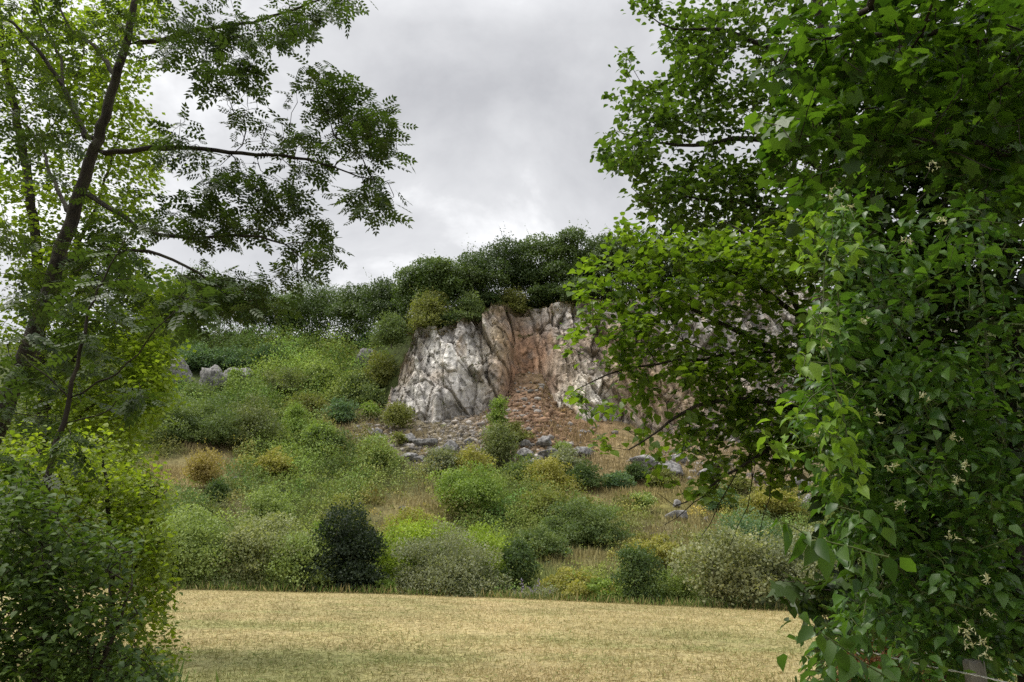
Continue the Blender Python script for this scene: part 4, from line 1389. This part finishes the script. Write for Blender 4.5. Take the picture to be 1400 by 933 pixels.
def left_side():
    # leaning ash
    t = Tree(11, .22, .0035)
    Y = 11.0
    base = A(-95, 966, Y); base[2] = float(field_z(base[0], Y)) - .1
    t.limb([base, A(-70, 760, Y), A(-25, 640, Y), A(5, 565, Y), A(32, 495, Y), A(60, 420, Y), A(85, 340, Y), A(110, 265, Y), A(130, 205, Y), A(152, 130, Y), A(172, 60, Y), A(188, -10, Y), A(205, -120, Y), A(215, -260, Y)],
           [.17, .15, .135, .125, .118, .110, .101, .092, .082, .072, .062, .05, .036, .016])
    t.limb([A(133, 213, Y), A(160, 208, Y - .1), A(210, 203, Y - .3), A(262, 204, Y - .5), A(330, 209, Y - .7), A(400, 215, Y - .8), A(440, 222, Y - .9), A(490, 240, Y - 1), A(530, 250, Y - 1)], [.05, .042, .038, .033, .027, .021, .016, .010, .005], 'near')
    t.limb([A(172, 58, Y), A(215, 55, Y), A(265, 42, Y - .2), A(330, 33, Y - .3), A(380, 20, Y - .4), A(440, 0, Y - .4), A(490, -8, Y - .5)], [.05, .036, .03, .025, .02, .012, .005], 'near')
    t.limb([A(113, 262, Y), A(150, 285, Y - .3), A(200, 315, Y - .6), A(260, 325, Y - .8), A(330, 322, Y - .9), A(390, 335, Y - 1), A(425, 365, Y - 1)], [.05, .036, .03, .024, .018, .011, .005], 'near')
    t.limb([A(121, 195, Y), A(105, 160, Y + .2), A(85, 118, Y + .3), A(45, 60, Y + .3), A(0, 22, Y + .2), A(-60, -20, Y)], [.055, .042, .036, .03, .022, .01], 'near')
    t.limb([A(85, 118, Y + .3), A(82, 80, Y + .4), A(60, 35, Y + .5), A(35, -20, Y + .5)], [.026, .022, .018, .01], 'near')
    t.limb([A(160, 105, Y), A(130, 65, Y + .5), A(95, 38, Y + .6), A(70, -15, Y + .8)], [.04, .028, .022, .012], 'near')
    t.limb([A(100, 300, Y), A(75, 250, Y + .5), A(50, 190, Y + .8), A(15, 150, Y + 1)], [.04, .03, .02, .01], 'near')
    t.limb([A(80, 355, Y), A(130, 350, Y - .5), A(200, 345, Y - 1), A(250, 365, Y - 1.2), A(300, 395, Y - 1.2), A(340, 415, Y - 1.2)], [.045, .03, .022, .018, .012, .006], 'near')
    rng = t.rng
    pts = ell(rng, [
        (440, 125, 50, 34, 40), (505, 180, 48, 56, 66), (470, 155, 40, 36, 34), (512, 270, 38, 38, 42), (425, 205, 50, 30, 30), (380, 185, 34, 24, 12), (330, 165, 26, 40, 12), (300, 96, 50, 36, 34), (335, 48, 70, 40, 60), (405, 24, 55, 28, 34), (462, 6, 40, 16, 16),
        (255, 45, 60, 50, 48), (345, 110, 26, 44, 14), (310, 240, 60, 30, 32), (375, 262, 66, 36, 46), (420, 325, 36, 44, 30), (340, 300, 66, 34, 44), (270, 300, 60, 38, 36), (395, 375, 26, 20, 10), (445, 350, 16, 26, 8),
        (240, 195, 34, 34, 22), (300, 395, 70, 28, 44, 9.8, .5), (255, 415, 40, 24, 20, 9.8, .5), (350, 420, 36, 18, 14, 9.8, .5),
        (100, 40, 120, 70, 46), (40, 130, 80, 80, 30), (180, 300, 60, 40, 30), (150, 390, 90, 50, 40), (30, 330, 60, 70, 22), (190, -60, 200, 60, 60, 11, 1.8), (0, -60, 160, 80, 40, 11, 1.8), (60, 450, 70, 60, 30), (150, 340, 60, 40, 26), (110, 500, 70, 40, 24), (30, 560, 60, 50, 24), (60, 200, 60, 70, 24),
    ], 10.3, .75)
    t.fill(pts, .06, .14, .06)
    broad_tree('ash_tree', 'tall leaning ash with feathery dark leaves hanging into the sky from the left', 'tree', t, leaf_pinnate(4, .31, .08), 2.9, .05, .25, M['ash'], M['bark'], .35, .8, rmax=.012)

    # yellow-green field maple behind it
    t = Tree(12, .3, .004)
    Y = 16.5
    base = A(60, 880, Y); base[2] = float(field_z(base[0], Y)) - .1
    t.limb([base, A(66, 700, Y), A(60, 560, Y), A(56, 440, Y), A(46, 300, Y), A(30, 200, Y), A(12, 110, Y), A(2, 60, Y), A(-5, -60, Y)], [.16, .14, .13, .115, .10, .09, .075, .06, .02])
    t.limb([A(60, 540, Y), A(110, 480, Y), A(150, 420, Y), A(190, 370, Y)], [.06, .045, .03, .01], 'near')
    t.limb([A(56, 440, Y), A(100, 350, Y), A(140, 260, Y), A(170, 150, Y)], [.06, .045, .03, .01], 'near')
    t.limb([A(62, 600, Y), A(120, 560, Y), A(180, 520, Y), A(225, 490, Y)], [.05, .035, .025, .01], 'near')
    pts = ell(t.rng, [(90, 450, 110, 70, 100), (195, 470, 46, 60, 110), (205, 530, 36, 40, 70), (150, 560, 70, 50, 95), (60, 560, 90, 70, 80), (30, 270, 90, 90, 60), (150, 270, 60, 70, 44), (60, 90, 110, 80, 120), (140, 100, 70, 80, 70), (190, 210, 44, 60, 44), (30, 20, 120, 60, 60), (170, 20, 60, 50, 36), (110, 370, 90, 50, 95),
                      (40, 640, 90, 60, 50), (150, 630, 60, 40, 40), (-60, 300, 80, 300, 70), (200, 400, 36, 40, 30), (100, 180, 80, 60, 40)], Y, 1.5)
    t.fill(pts, .08, .14, .05)
    broad_tree('field_maple', 'yellow-green field maple glowing behind the ash trunk at left', 'tree', t, leaf_diamond(.40, .07), 23, .17, .105, M['maple_yellow'], M['bark_dark'], .3, .8, rmax=.02)

    # thin ash sapling in front
    t = Tree(13, .12, .0025)
    Y = 6.2
    base = A(40, 1010, Y); base[2] = float(field_z(base[0], Y)) - .05
    t.limb([base, A(52, 850, Y), A(62, 680, Y), A(80, 600, Y), A(96, 545, Y), A(106, 500, Y), A(118, 440, Y), A(128, 410, Y), A(150, 365, Y), A(172, 325, Y)], [.028, .026, .024, .021, .018, .015, .012, .010, .008, .004])
    t.limb([A(98, 545, Y), A(135, 525, Y - .1), A(175, 500, Y - .2), A(212, 452, Y - .3), A(245, 420, Y - .4), A(275, 395, Y - .4)], [.010, .009, .008, .006, .005, .003], 'near')
    t.limb([A(88, 578, Y), A(130, 568, Y), A(165, 545, Y), A(190, 525, Y)], [.008, .006, .005, .003], 'near')
    t.limb([A(96, 545, Y), A(65, 515, Y), A(35, 495, Y)], [.008, .006, .003], 'near')
    pts = ell(t.rng, [(270, 398, 50, 26, 10, 5.8, .3), (225, 445, 36, 30, 6, 5.9, .3), (150, 380, 60, 50, 14), (120, 450, 40, 40, 9), (170, 540, 50, 30, 9), (40, 490, 40, 40, 8), (100, 600, 40, 30, 6), (20, 640, 40, 60, 10)], Y, .4)
    t.fill(pts, .05, .12)
    broad_tree('ash_sapling', 'slim ash sapling with one long straight side branch crossing the maple', 'sapling', t, leaf_pinnate(), 3.2, .03, .18, M['ash'], M['bark_dark'], .35, .8)

    # dogwood thicket in the lower left
    t = Tree(14, .12, .0022)
    Y = 5.4
    base = A(40, 1100, Y); base[2] = float(field_z(base[0], Y)) - .05
    t.limb([base, A(50, 950, Y), A(60, 850, Y), A(70, 760, Y)], [.03, .026, .02, .012])
    t.limb([base, A(100, 980, Y), A(150, 880, Y), A(180, 800, Y)], [.024, .02, .014, .008], 'near')
    t.limb([base, A(0, 950, Y), A(-20, 850, Y), A(-10, 740, Y)], [.024, .02, .014, .008], 'near')
    pts = ell(t.rng, [(50, 800, 90, 70, 190), (120, 850, 80, 60, 130), (40, 890, 90, 60, 130), (150, 910, 70, 40, 80), (60, 720, 80, 50, 100), (20, 690, 50, 50, 60), (130, 760, 60, 50, 80), (-80, 800, 80, 140, 110), (200, 930, 40, 30, 36), (-10, 830, 60, 90, 110), (60, 980, 140, 50, 70)], Y, .65)
    t.fill(pts, .05, .12)
    broad_tree('dogwood', 'dark green dogwood thicket filling the lower left corner', 'shrub', t, leaf_ovate(.33, .2), 7.0, .045, .050, M['dogwood'], M['bark_dark'], .25, .9)

    # pale hawthorn at the edge of the gap
    t = Tree(15, .14, .0028)
    Y = 7.6
    base = A(150, 960, Y); base[2] = float(field_z(base[0], Y)) - .05
    t.limb([base, A(152, 850, Y), A(150, 760, Y), A(146, 680, Y), A(140, 600, Y)], [.035, .03, .025, .018, .008])
    t.limb([A(152, 850, Y), A(180, 790, Y), A(205, 720, Y), A(215, 660, Y)], [.018, .014, .009, .004], 'near')
    t.limb([A(150, 780, Y), A(110, 720, Y), A(80, 650, Y)], [.018, .012, .005], 'near')
    pts = ell(t.rng, [(190, 750, 46, 70, 90), (150, 700, 70, 60, 90), (205, 850, 32, 50, 36), (170, 830, 50, 50, 36), (110, 650, 80, 60, 90), (190, 670, 44, 40, 50), (215, 780, 24, 60, 30), (40, 640, 70, 50, 60), (215, 900, 30, 30, 20)], Y, .6)
    t.fill(pts, .06, .14)
    broad_tree('hawthorn', 'yellow-green small-leaved hawthorn at the left edge of the field gap', 'shrub', t, leaf_ovate(.42, .16), 12.0, .07, .046, M['hawthorn'], M['bark_dark'], .2, .8)


left_side()


# ------------------------------------------------------------------ right side of the gap
def right_side():
    # small-leaved elm high on the right
    t = Tree(21, .2, .003)
    Y = 9.5
    base = A(1290, 985, Y); base[2] = float(field_z(base[0], Y)) - .1
    t.limb([base, A(1275, 800, Y), A(1250, 620, Y), A(1215, 420, Y), A(1170, 240, Y), A(1130, 80, Y), A(1110, -60, Y), A(1100, -220, Y)], [.2, .18, .16, .14, .11, .08, .05, .02])
    t.limb([A(1180, 270, Y), A(1100, 215, Y), A(1020, 190, Y), A(950, 200, Y), A(890, 195, Y), A(845, 180, Y)], [.06, .045, .034, .024, .014, .005], 'near')
    t.limb([A(1140, 120, Y), A(1060, 70, Y), A(980, 40, Y), A(920, 40, Y), A(880, 15, Y)], [.05, .036, .026, .016, .006], 'near')
    t.limb([A(1195, 330, Y), A(1110, 300, Y), A(1020, 280, Y), A(940, 270, Y), A(890, 275, Y)], [.05, .038, .028, .016, .006], 'near')
    t.limb([A(900, 196, Y), A(880, 150, Y), A(872, 110, Y), A(855, 75, Y)], [.01, .007, .005, .003], 'near')
    pts = ell(t.rng, [(935, 60, 55, 60, 70), (985, 30, 60, 40, 50), (870, 205, 48, 36, 56), (905, 145, 44, 40, 46), (955, 150, 60, 60, 80), (895, 262, 46, 32, 46), (960, 250, 70, 50, 90), (1020, 110, 80, 80, 110), (1030, 260, 80, 60, 100), (1060, 20, 90, 60, 70), (1100, 180, 80, 90, 90), (1010, 320, 70, 40, 70), (930, 305, 46, 20, 26), (850, 150, 24, 30, 9), (858, 85, 10, 20, 4), (890, 8, 30, 12, 8), (1120, 350, 80, 60, 60), (1150, -80, 220, 70, 80), (845, 215, 26, 22, 14), (1090, 320, 60, 70, 80)], Y, 1.0)
    t.fill(pts, .08, .14, .05)
    broad_tree('elm_tree', 'small-leaved elm reaching into the sky from the upper right', 'tree', t, leaf_ovate(.36, .14), 9.0, .08, .085, M['elm'], M['bark_dark'], .2, .8, rmax=.014)

    # bright sallow in front of the rock face
    t = Tree(22, .18, .003)
    Y = 8.0
    base = A(1260, 1010, Y); base[2] = float(field_z(base[0], Y)) - .1
    t.limb([base, A(1240, 850, Y), A(1210, 700, Y), A(1165, 590, Y), A(1130, 500, Y), A(1080, 400, Y), A(1040, 340, Y), A(990, 300, Y)], [.09, .08, .07, .06, .045, .03, .02, .01])
    t.limb([A(1165, 590, Y), A(1090, 560, Y - .2), A(1010, 545, Y - .3), A(950, 555, Y - .4), A(900, 590, Y - .5), A(860, 615, Y - .5), A(825, 610, Y - .5)], [.04, .03, .024, .018, .011, .007, .003], 'near')
    t.limb([A(1150, 570, Y), A(1080, 595, Y - .3), A(1010, 640, Y - .5), A(955, 675, Y - .6), A(920, 693, Y - .6), A(900, 675, Y - .6)], [.03, .02, .014, .009, .005, .003], 'near')
    t.limb([A(1130, 500, Y), A(1040, 470, Y), A(960, 430, Y), A(890, 400, Y), A(830, 400, Y), A(790, 395, Y)], [.035, .028, .02, .014, .009, .004], 'near')
    t.limb([A(1100, 440, Y), A(1020, 380, Y), A(940, 345, Y), A(880, 330, Y), A(850, 340, Y)], [.03, .022, .016, .01, .004], 'near')
    t.limb([A(1060, 480, Y), A(960, 490, Y - .2), A(880, 500, Y - .3), A(810, 520, Y - .3), A(775, 545, Y - .3)], [.022, .016, .011, .007, .003], 'near')
    for a in ((1010, 640, 985, 690, 960, 735), (1030, 630, 1020, 690, 1000, 745), (1060, 610, 1050, 680, 1035, 740), (990, 655, 950, 690, 905, 720)):
        t.limb([A(a[0], a[1], Y - .5), A(a[2], a[3], Y - .5), A(a[4], a[5], Y - .5)], [.007, .005, .003], 'near')
    pts = ell(t.rng, [(850, 375, 56, 40, 38), (920, 345, 60, 30, 52), (805, 410, 30, 36, 13), (870, 440, 70, 50, 86), (960, 400, 80, 60, 120), (1040, 380, 70, 70, 90), (930, 500, 80, 44, 60), (1020, 490, 90, 70, 130), (1000, 570, 80, 40, 62), (880, 560, 40, 36, 12), (815, 560, 26, 22, 5), (785, 455, 18, 30, 5), (790, 545, 14, 12, 4), (845, 495, 40, 24, 11), (940, 610, 60, 30, 22), (1060, 590, 60, 50, 62), (950, 665, 46, 18, 14), (840, 605, 24, 14, 4), (855, 320, 30, 20, 14), (1100, 500, 60, 90, 80), (1030, 640, 60, 24, 18), (905, 640, 30, 20, 4), (1090, 350, 60, 60, 70), (1000, 340, 60, 30, 40), (1010, 600, 80, 44, 44), (1085, 630, 46, 50, 40)], Y - .2, .7)
    t.fill(pts, .08, .14, .04)
    broad_tree('sallow_tree', 'bright green sallow spreading across the right end of the rock face', 'tree', t, leaf_ovate(.42, .16), 6.0, .06, .082, M['sallow'], M['bark_dark'], .25, .85, rmax=.012)

    # dark understorey added behind the climber so no light shows through
    t = Tree(23, .25, .004)
    Y = 7.2
    base = A(1420, 1040, Y); base[2] = float(field_z(base[0], Y)) - .1
    t.limb([base, A(1400, 800, Y), A(1380, 600, Y), A(1370, 400, Y), A(1380, 150, Y), A(1400, -100, Y)], [.12, .10, .09, .08, .06, .03])
    t.limb([A(1385, 650, Y), A(1300, 520, Y), A(1230, 420, Y), A(1180, 300, Y)], [.05, .04, .03, .015], 'near')
    t.limb([A(1390, 800, Y), A(1300, 760, Y), A(1220, 740, Y), A(1170, 760, Y)], [.04, .03, .02, .01], 'near')
    t.limb([A(1372, 300, Y), A(1300, 200, Y), A(1230, 130, Y)], [.04, .03, .015], 'near')
    pts = ell(t.rng, [(1290, 140, 160, 140, 200), (1300, 400, 150, 140, 220), (1290, 640, 150, 120, 210), (1300, 830, 160, 80, 150), (1190, 500, 60, 120, 90), (1190, 700, 50, 80, 60), (1480, 400, 80, 400, 160), (1170, 850, 60, 50, 40), (1300, -80, 200, 80, 100), (1200, 250, 120, 200, 160), (1340, 250, 120, 220, 160), (1250, 550, 140, 160, 120)], Y, 1.1)
    t.fill(pts, .08, .12, .04)
    broad_tree('hazel_tree', 'dark-toned hazel added as backing behind the right-hand climber', 'tree', t, leaf_ovate(.42, .16), 8.5, .14, .12, M['dark_twig'], M['bark_dark'], .25, .8, rmax=.02)

    # broad-leaved sycamore boughs overhead
    t = Tree(24, .16, .003)
    Y = 4.3
    base = A(1640, 1200, 5.2); base[2] = float(field_z(base[0], 5.2)) - .1
    t.limb([base, A(1620, 900, 5.2), A(1590, 600, 5.1), A(1540, 300, 5.0), A(1500, 60, 5), A(1480, -200, 5)], [.14, .13, .12, .10, .08, .05])
    t.limb([A(1545, 320, 5), A(1440, 240, 4.6), A(1330, 200, 4.4), A(1200, 190, 4.3), A(1090, 185, 4.3)], [.04, .03, .022, .015, .005], 'near')
    t.limb([A(1510, 120, 5), A(1400, 70, 4.6), A(1280, 50, 4.4), A(1160, 50, 4.3), A(1080, 70, 4.3)], [.04, .03, .022, .015, .005], 'near')
    t.limb([A(1490, -60, 5), A(1350, -60, 4.4), A(1200, -40, 4.2), A(1080, -20, 4.2)], [.03, .02, .014, .006], 'near')
    pts = ell(t.rng, [(1120, 60, 80, 60, 56), (1230, 60, 90, 70, 70), (1350, 70, 80, 80, 70), (1080, 180, 50, 50, 36), (1150, 190, 70, 60, 52), (1260, 190, 80, 70, 66), (1360, 210, 70, 80, 56), (1100, 130, 70, 50, 36), (1250, -60, 200, 50, 60), (1440, 100, 60, 200, 60), (1090, 250, 50, 30, 18), (1300, 120, 140, 120, 120), (1380, 260, 60, 60, 40)], Y, .55)
    over = t.rng.uniform([.6, -4.0, 4.4], [8.0, 7.0, 7.8], (1900, 3))  # unseen canopy points added overhead and behind the camera to block light
    qx, qy = pix(over)
    over = over[(over[:, 1] < 1.0) | (qx > 1120) | (qy < -150)]
    pts = np.concatenate([pts, over])
    t.fill(pts, .05, .12, .04)
    broad_tree('sycamore', 'sycamore with large lobed leaves arching overhead at the upper right', 'tree', t, leaf_maple(), 2.6, .04, .068, M['broad'], M['bark_dark'], .4, .9, rmax=.012)

    # traveller's joy climbing over the hedge
    t = Tree(25, .10, .0022)
    Y = 3.7
    base = A(1360, 1250, 4.2); base[2] = float(field_z(base[0], 4.2)) - .05
    t.limb([base, A(1340, 1000, 4.0), A(1330, 800, 3.9), A(1290, 640, 3.8), A(1240, 480, 3.8), A(1180, 360, 3.8), A(1150, 280, 3.8)], [.022, .02, .017, .014, .011, .008, .004])
    t.limb([A(1330, 800, 3.9), A(1370, 640, 3.8), A(1350, 470, 3.8), A(1340, 300, 3.8)], [.012, .010, .008, .004], 'near')
    t.limb([A(1330, 860, 3.9), A(1250, 800, 3.7), A(1180, 720, 3.6), A(1130, 640, 3.6), A(1110, 520, 3.6), A(1105, 420, 3.6)], [.012, .010, .008, .006, .005, .003], 'near')
    pts = ell(t.rng, [(1150, 320, 50, 56, 36), (1210, 400, 80, 80, 60), (1310, 330, 80, 70, 48), (1150, 460, 50, 80, 50), (1260, 520, 100, 80, 76), (1350, 500, 60, 120, 60), (1160, 590, 56, 70, 56), (1270, 650, 100, 80, 84), (1360, 690, 60, 100, 66), (1190, 720, 60, 60, 50), (1290, 800, 100, 70, 84), (1200, 840, 60, 60, 44), (1360, 860, 60, 70, 50), (1270, 905, 100, 40, 50), (1150, 660, 40, 40, 24), (1130, 900, 36, 36, 14), (1450, 600, 60, 350, 90), (1110, 560, 24, 60, 18)], Y, .38)
    t.fill(pts, .04, .14, .03)
    base = np.array(t.P[0])
    root = broad_tree('climber', 'tangled traveller\'s joy climber with cream flowers covering the right-hand hedge', 'climbing plant', t, leaf_ovate(.31, .22, .08), 6.6, .05, .050, M['vine'], M['stem_green'], .35, .85, szvar=.5)
    rng = np.random.default_rng(256)
    spots = [(1340, 880), (1325, 862), (1318, 872), (1345, 890), (1200, 570), (1155, 280), (1135, 265), (1240, 330), (1275, 225), (1310, 655), (1305, 600), (1300, 735), (1320, 640), (1230, 690), (1180, 440), (1130, 470), (1345, 790), (1290, 300), (1265, 540), (1350, 840), (1215, 640), (1115, 590)]
    for (px, py) in spots:
        ctr = at(px, py, 3.28 + rng.normal() * .05)
        n = 26
        c0 = ctr + rng.normal(size=(7, 3)) * .012
        k = rng.integers(0, 7, n)
        d = rand_dir(rng, n)
        V, Fc, r = place_leaves(leaf_diamond(.16, .02), c0[k], d, rand_dir(rng, n), np.full(n, .017), rng.random(n))
        mesh_obj('flower_cluster', V, [Fc], M['flower'], root, face_attr=r, origin=base)

    # bright young shoots hanging in front of the climber
    t = Tree(26, .06, .0016)
    Y = 3.2
    base = A(1150, 300, Y)
    t.limb([A(1165, 640, Y), A(1150, 560, Y), A(1130, 480, Y), A(1125, 420, Y), A(1128, 360, Y), A(1140, 300, Y)], [.005, .0045, .004, .0035, .003, .002])
    t.limb([A(1140, 520, Y), A(1110, 545, Y), A(1085, 575, Y)], [.003, .0025, .0015], 'near')
    t.limb([A(1150, 580, Y), A(1110, 610, Y), A(1055, 612, Y)], [.003, .0025, .0015], 'near')
    pts = ell(t.rng, [(1115, 440, 30, 30, 14), (1110, 350, 36, 26, 16), (1095, 500, 26, 20, 8), (1075, 560, 22, 20, 7), (1065, 610, 30, 12, 7), (1150, 350, 36, 34, 18), (1140, 560, 40, 60, 22), (1160, 640, 34, 40, 16), (1105, 300, 24, 20, 8), (1130, 600, 40, 40, 14)], Y, .12)
    t.fill(pts, .03, .1)
    broad_tree('climber_shoot', 'bright yellow-green young climber shoots catching light on the left face of the hedge', 'climbing plant', t, leaf_ovate(.30, .24, .08), 1.3, .02, .055, M['shoot'], M['stem_green'], .5, .7, szvar=.3)

    # two arching sprays with large hanging leaves
    def spray(name, label, pts_, leaves, seed, Y, matl):
        rng = np.random.default_rng(seed)
        t = Tree(seed, .05, .002)
        t.limb([A(p[0], p[1], Y) for p in pts_], list(np.linspace(.0032, .0014, len(pts_))))
        base = np.array(t.P[0])
        root = empty(name, [float(v) for v in base])
        tag(root, label, 'branch')
        V, Q = t.tubes()
        mesh_obj('stem', V, [Q], M['stem_green'], root, smooth=True, origin=base)
        for (px, py, qx, qy) in leaves:
            p0, p1 = A(px, py, Y + rng.normal() * .04), A(qx, qy, Y + rng.normal() * .06)
            L_ = np.linalg.norm(p1 - p0)
            nr = unit(np.array([[rng.normal() * .9, -.75, .55]]))
            V, Fc, r = place_leaves(leaf_ovate(.26, .12, .07), p0[None], (p1 - p0)[None], nr, np.array([L_]), np.array([rng.random() * .7]))
            mesh_obj('leaf', V, [Fc], matl, root, smooth=True, face_attr=r, origin=base)

    spray('hanging_branch', 'long arching spray of large hanging pointed leaves crossing in front of the field-edge shrubs',
          [(1215, 762), (1165, 750), (1120, 738), (1085, 720), (1055, 706), (1040, 698)],
          [(1062, 708, 1052, 726), (1072, 712, 1078, 760), (1068, 710, 1086, 738), (1098, 728, 1082, 775), (1096, 726, 1108, 745), (1125, 738, 1098, 775), (1118, 736, 1132, 768), (1132, 745, 1128, 796), (1165, 750, 1164, 782), (1175, 752, 1184, 792), (1190, 755, 1200, 800), (1150, 748, 1158, 765), (1215, 760, 1222, 800), (1230, 762, 1255, 785)], 31, 2.7, M['broad'])
    spray('hanging_branch', 'lower spray of hanging pointed leaves beside the fence wire, low on the right',
          [(1215, 925), (1180, 905), (1150, 885), (1125, 868), (1110, 855)],
          [(1112, 856, 1088, 880), (1108, 852, 1096, 842), (1122, 866, 1125, 895), (1135, 874, 1132, 912), (1150, 886, 1158, 925), (1165, 895, 1150, 935), (1175, 902, 1190, 935), (1145, 880, 1172, 880), (1190, 910, 1205, 945), (1205, 920, 1232, 930), (1160, 890, 1175, 868)], 32, 2.75, M['broad'])
    # low dark sycamore sprig across the field edge
    t = Tree(33, .08, .002)
    Y = 4.6
    t.limb([A(1230, 860, Y), A(1180, 818, Y), A(1140, 808, Y), A(1095, 803, Y), A(1060, 795, Y)], [.007, .006, .005, .004, .002])
    pts = ell(t.rng, [(1120, 815, 46, 18, 14), (1090, 800, 30, 18, 9), (1165, 820, 40, 24, 12), (1140, 795, 40, 14, 7), (1070, 795, 14, 14, 4)], Y, .2)
    t.fill(pts, .02, .1)
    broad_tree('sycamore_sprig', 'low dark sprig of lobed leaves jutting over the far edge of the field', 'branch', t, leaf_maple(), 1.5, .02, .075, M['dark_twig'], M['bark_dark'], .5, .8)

    # bramble and leaves at the hedge foot
    t = Tree(34, .09, .0022)
    Y = 4.6
    base = A(1260, 1150, Y); base[2] = float(field_z(base[0], Y)) - .03
    t.limb([base, A(1230, 1000, Y), A(1190, 900, Y), A(1150, 860, Y), A(1110, 880, Y)], [.008, .007, .006, .004, .002])
    t.limb([base, A(1290, 980, Y), A(1300, 900, Y), A(1280, 850, Y)], [.007, .006, .005, .003], 'near')
    pts = ell(t.rng, [(1180, 900, 60, 50, 60), (1260, 900, 90, 50, 80), (1150, 930, 60, 30, 40), (1210, 850, 50, 30, 24), (1340, 920, 60, 40, 40), (1100, 935, 24, 14, 8), (1220, 960, 140, 30, 50)], Y, .4)
    t.fill(pts, .05, .14)
    broad_tree('bramble', 'low green bramble at the foot of the hedge around the dead fern', 'shrub', t, leaf_ovate(.4, .15), 2.3, .03, .058, M['vine'], M['stem_green'], .2, .9)

    # dead fern
    rng = np.random.default_rng(35)
    b = A(1214, 925, 4.05)
    b[2] = max(b[2], float(field_z(b[0], 4.05)))
    root = empty('dead_fern', [float(v) for v in b])
    tag(root, 'rust-brown dead fern tangle in the hedge beside the fence wire', 'fern')
    n = 1500
    tt = rng.random(n)
    arm = rng.integers(0, 26, n)
    ad = unit(rng.normal(size=(26, 3)) * [1, .7, .4] + [0, 0, .7])
    pos = b + ad[arm] * (tt * .30)[:, None] + np.array([0, 0, -.14]) * (tt ** 2)[:, None] + rng.normal(size=(n, 3)) * .02
    V, Fc, r = place_leaves(leaf_diamond(.10, .02), pos, unit(ad[arm] * .4 + rand_dir(rng, n)), rand_dir(rng, n), rng.uniform(.02, .05, n), rng.random(n))
    mesh_obj('frond', V, [Fc], M['fern'], root, face_attr=r, origin=b)


right_side()


# ------------------------------------------------------------------ fence
def fence():
    Y = 3.45
    top = A(1331, 903, Y)
    gz = float(field_z(top[0], Y))
    b = np.array([top[0], Y, gz])
    bm = bmesh.new()
    bmesh.ops.create_cone(bm, cap_ends=True, segments=20, radius1=.046, radius2=.040, depth=top[2] - gz + .2)
    for v in bm.verts:
        v.co.z += (top[2] - gz - .2) / 2
    bmesh.ops.subdivide_edges(bm, edges=[e for e in bm.edges if abs(e.verts[0].co.z - e.verts[1].co.z) > .1], cuts=14)
    bmesh.ops.bevel(bm, geom=[e for e in bm.edges if min(v.co.z for v in e.verts) > top[2] - gz - .01], offset=.006, segments=2, affect='EDGES')
    rng = np.random.default_rng(3)
    for v in bm.verts:
        a = math.atan2(v.co.y, v.co.x)
        k = 1 + .05 * math.sin(5 * a + 1) + .03 * math.sin(11 * a + v.co.z * 3)
        v.co.x *= k; v.co.y *= k
        v.co.z += .006 * math.sin(7 * a) if v.co.z > top[2] - gz - .03 else 0
    me = bpy.data.meshes.new('fence_post')
    bm.to_mesh(me); bm.free()
    me.materials.append(M['wood'])
    o = bpy.data.objects.new('fence_post', me)
    o.location = [float(v) for v in b]
    COL.objects.link(o)
    tag(o, 'weathered round wooden fence post standing in the climber at lower right', 'fence post')
    # two twisted strands of wire passing in front of the post
    p = [A(1150, 882, 3.9), A(1219, 899, 3.6), A(1275, 912, 3.47), A(1322, 921, 3.38), A(1366, 931, 3.25), A(1480, 960, 2.95)]
    line, ts = polyline(p, .008)
    line = np.array(line)
    d = unit(np.gradient(line, axis=0))
    U = unit(np.cross(d, [0, 0, 1.])); W = np.cross(d, U)
    s = np.concatenate([[0], np.cumsum(np.linalg.norm(np.diff(line, axis=0), axis=1))])
    Vs, Qs, off = [], [], 0
    for ph in (0, math.pi):
        c = line + .0022 * (np.cos(s * 70 + ph)[:, None] * U + np.sin(s * 70 + ph)[:, None] * W)
        a = np.linspace(0, 2 * np.pi, 6)[:-1]
        V = (c[:, None] + .0016 * (np.cos(a)[None, :, None] * U[:, None] + np.sin(a)[None, :, None] * W[:, None])).reshape(-1, 3)
        i = np.arange(len(c) - 1)[:, None] * 5; j = np.arange(5)[None]
        Q = np.stack([i + j, i + (j + 1) % 5, i + 5 + (j + 1) % 5, i + 5 + j], -1).reshape(-1, 4) + off
        Vs.append(V); Qs.append(Q); off += len(V)
    o = mesh_obj('fence_wire', np.concatenate(Vs), [np.concatenate(Qs)], M['wire'], smooth=True, origin=p[3])
    tag(o, 'twisted double strand fence wire running past the wooden post', 'wire')


fence()
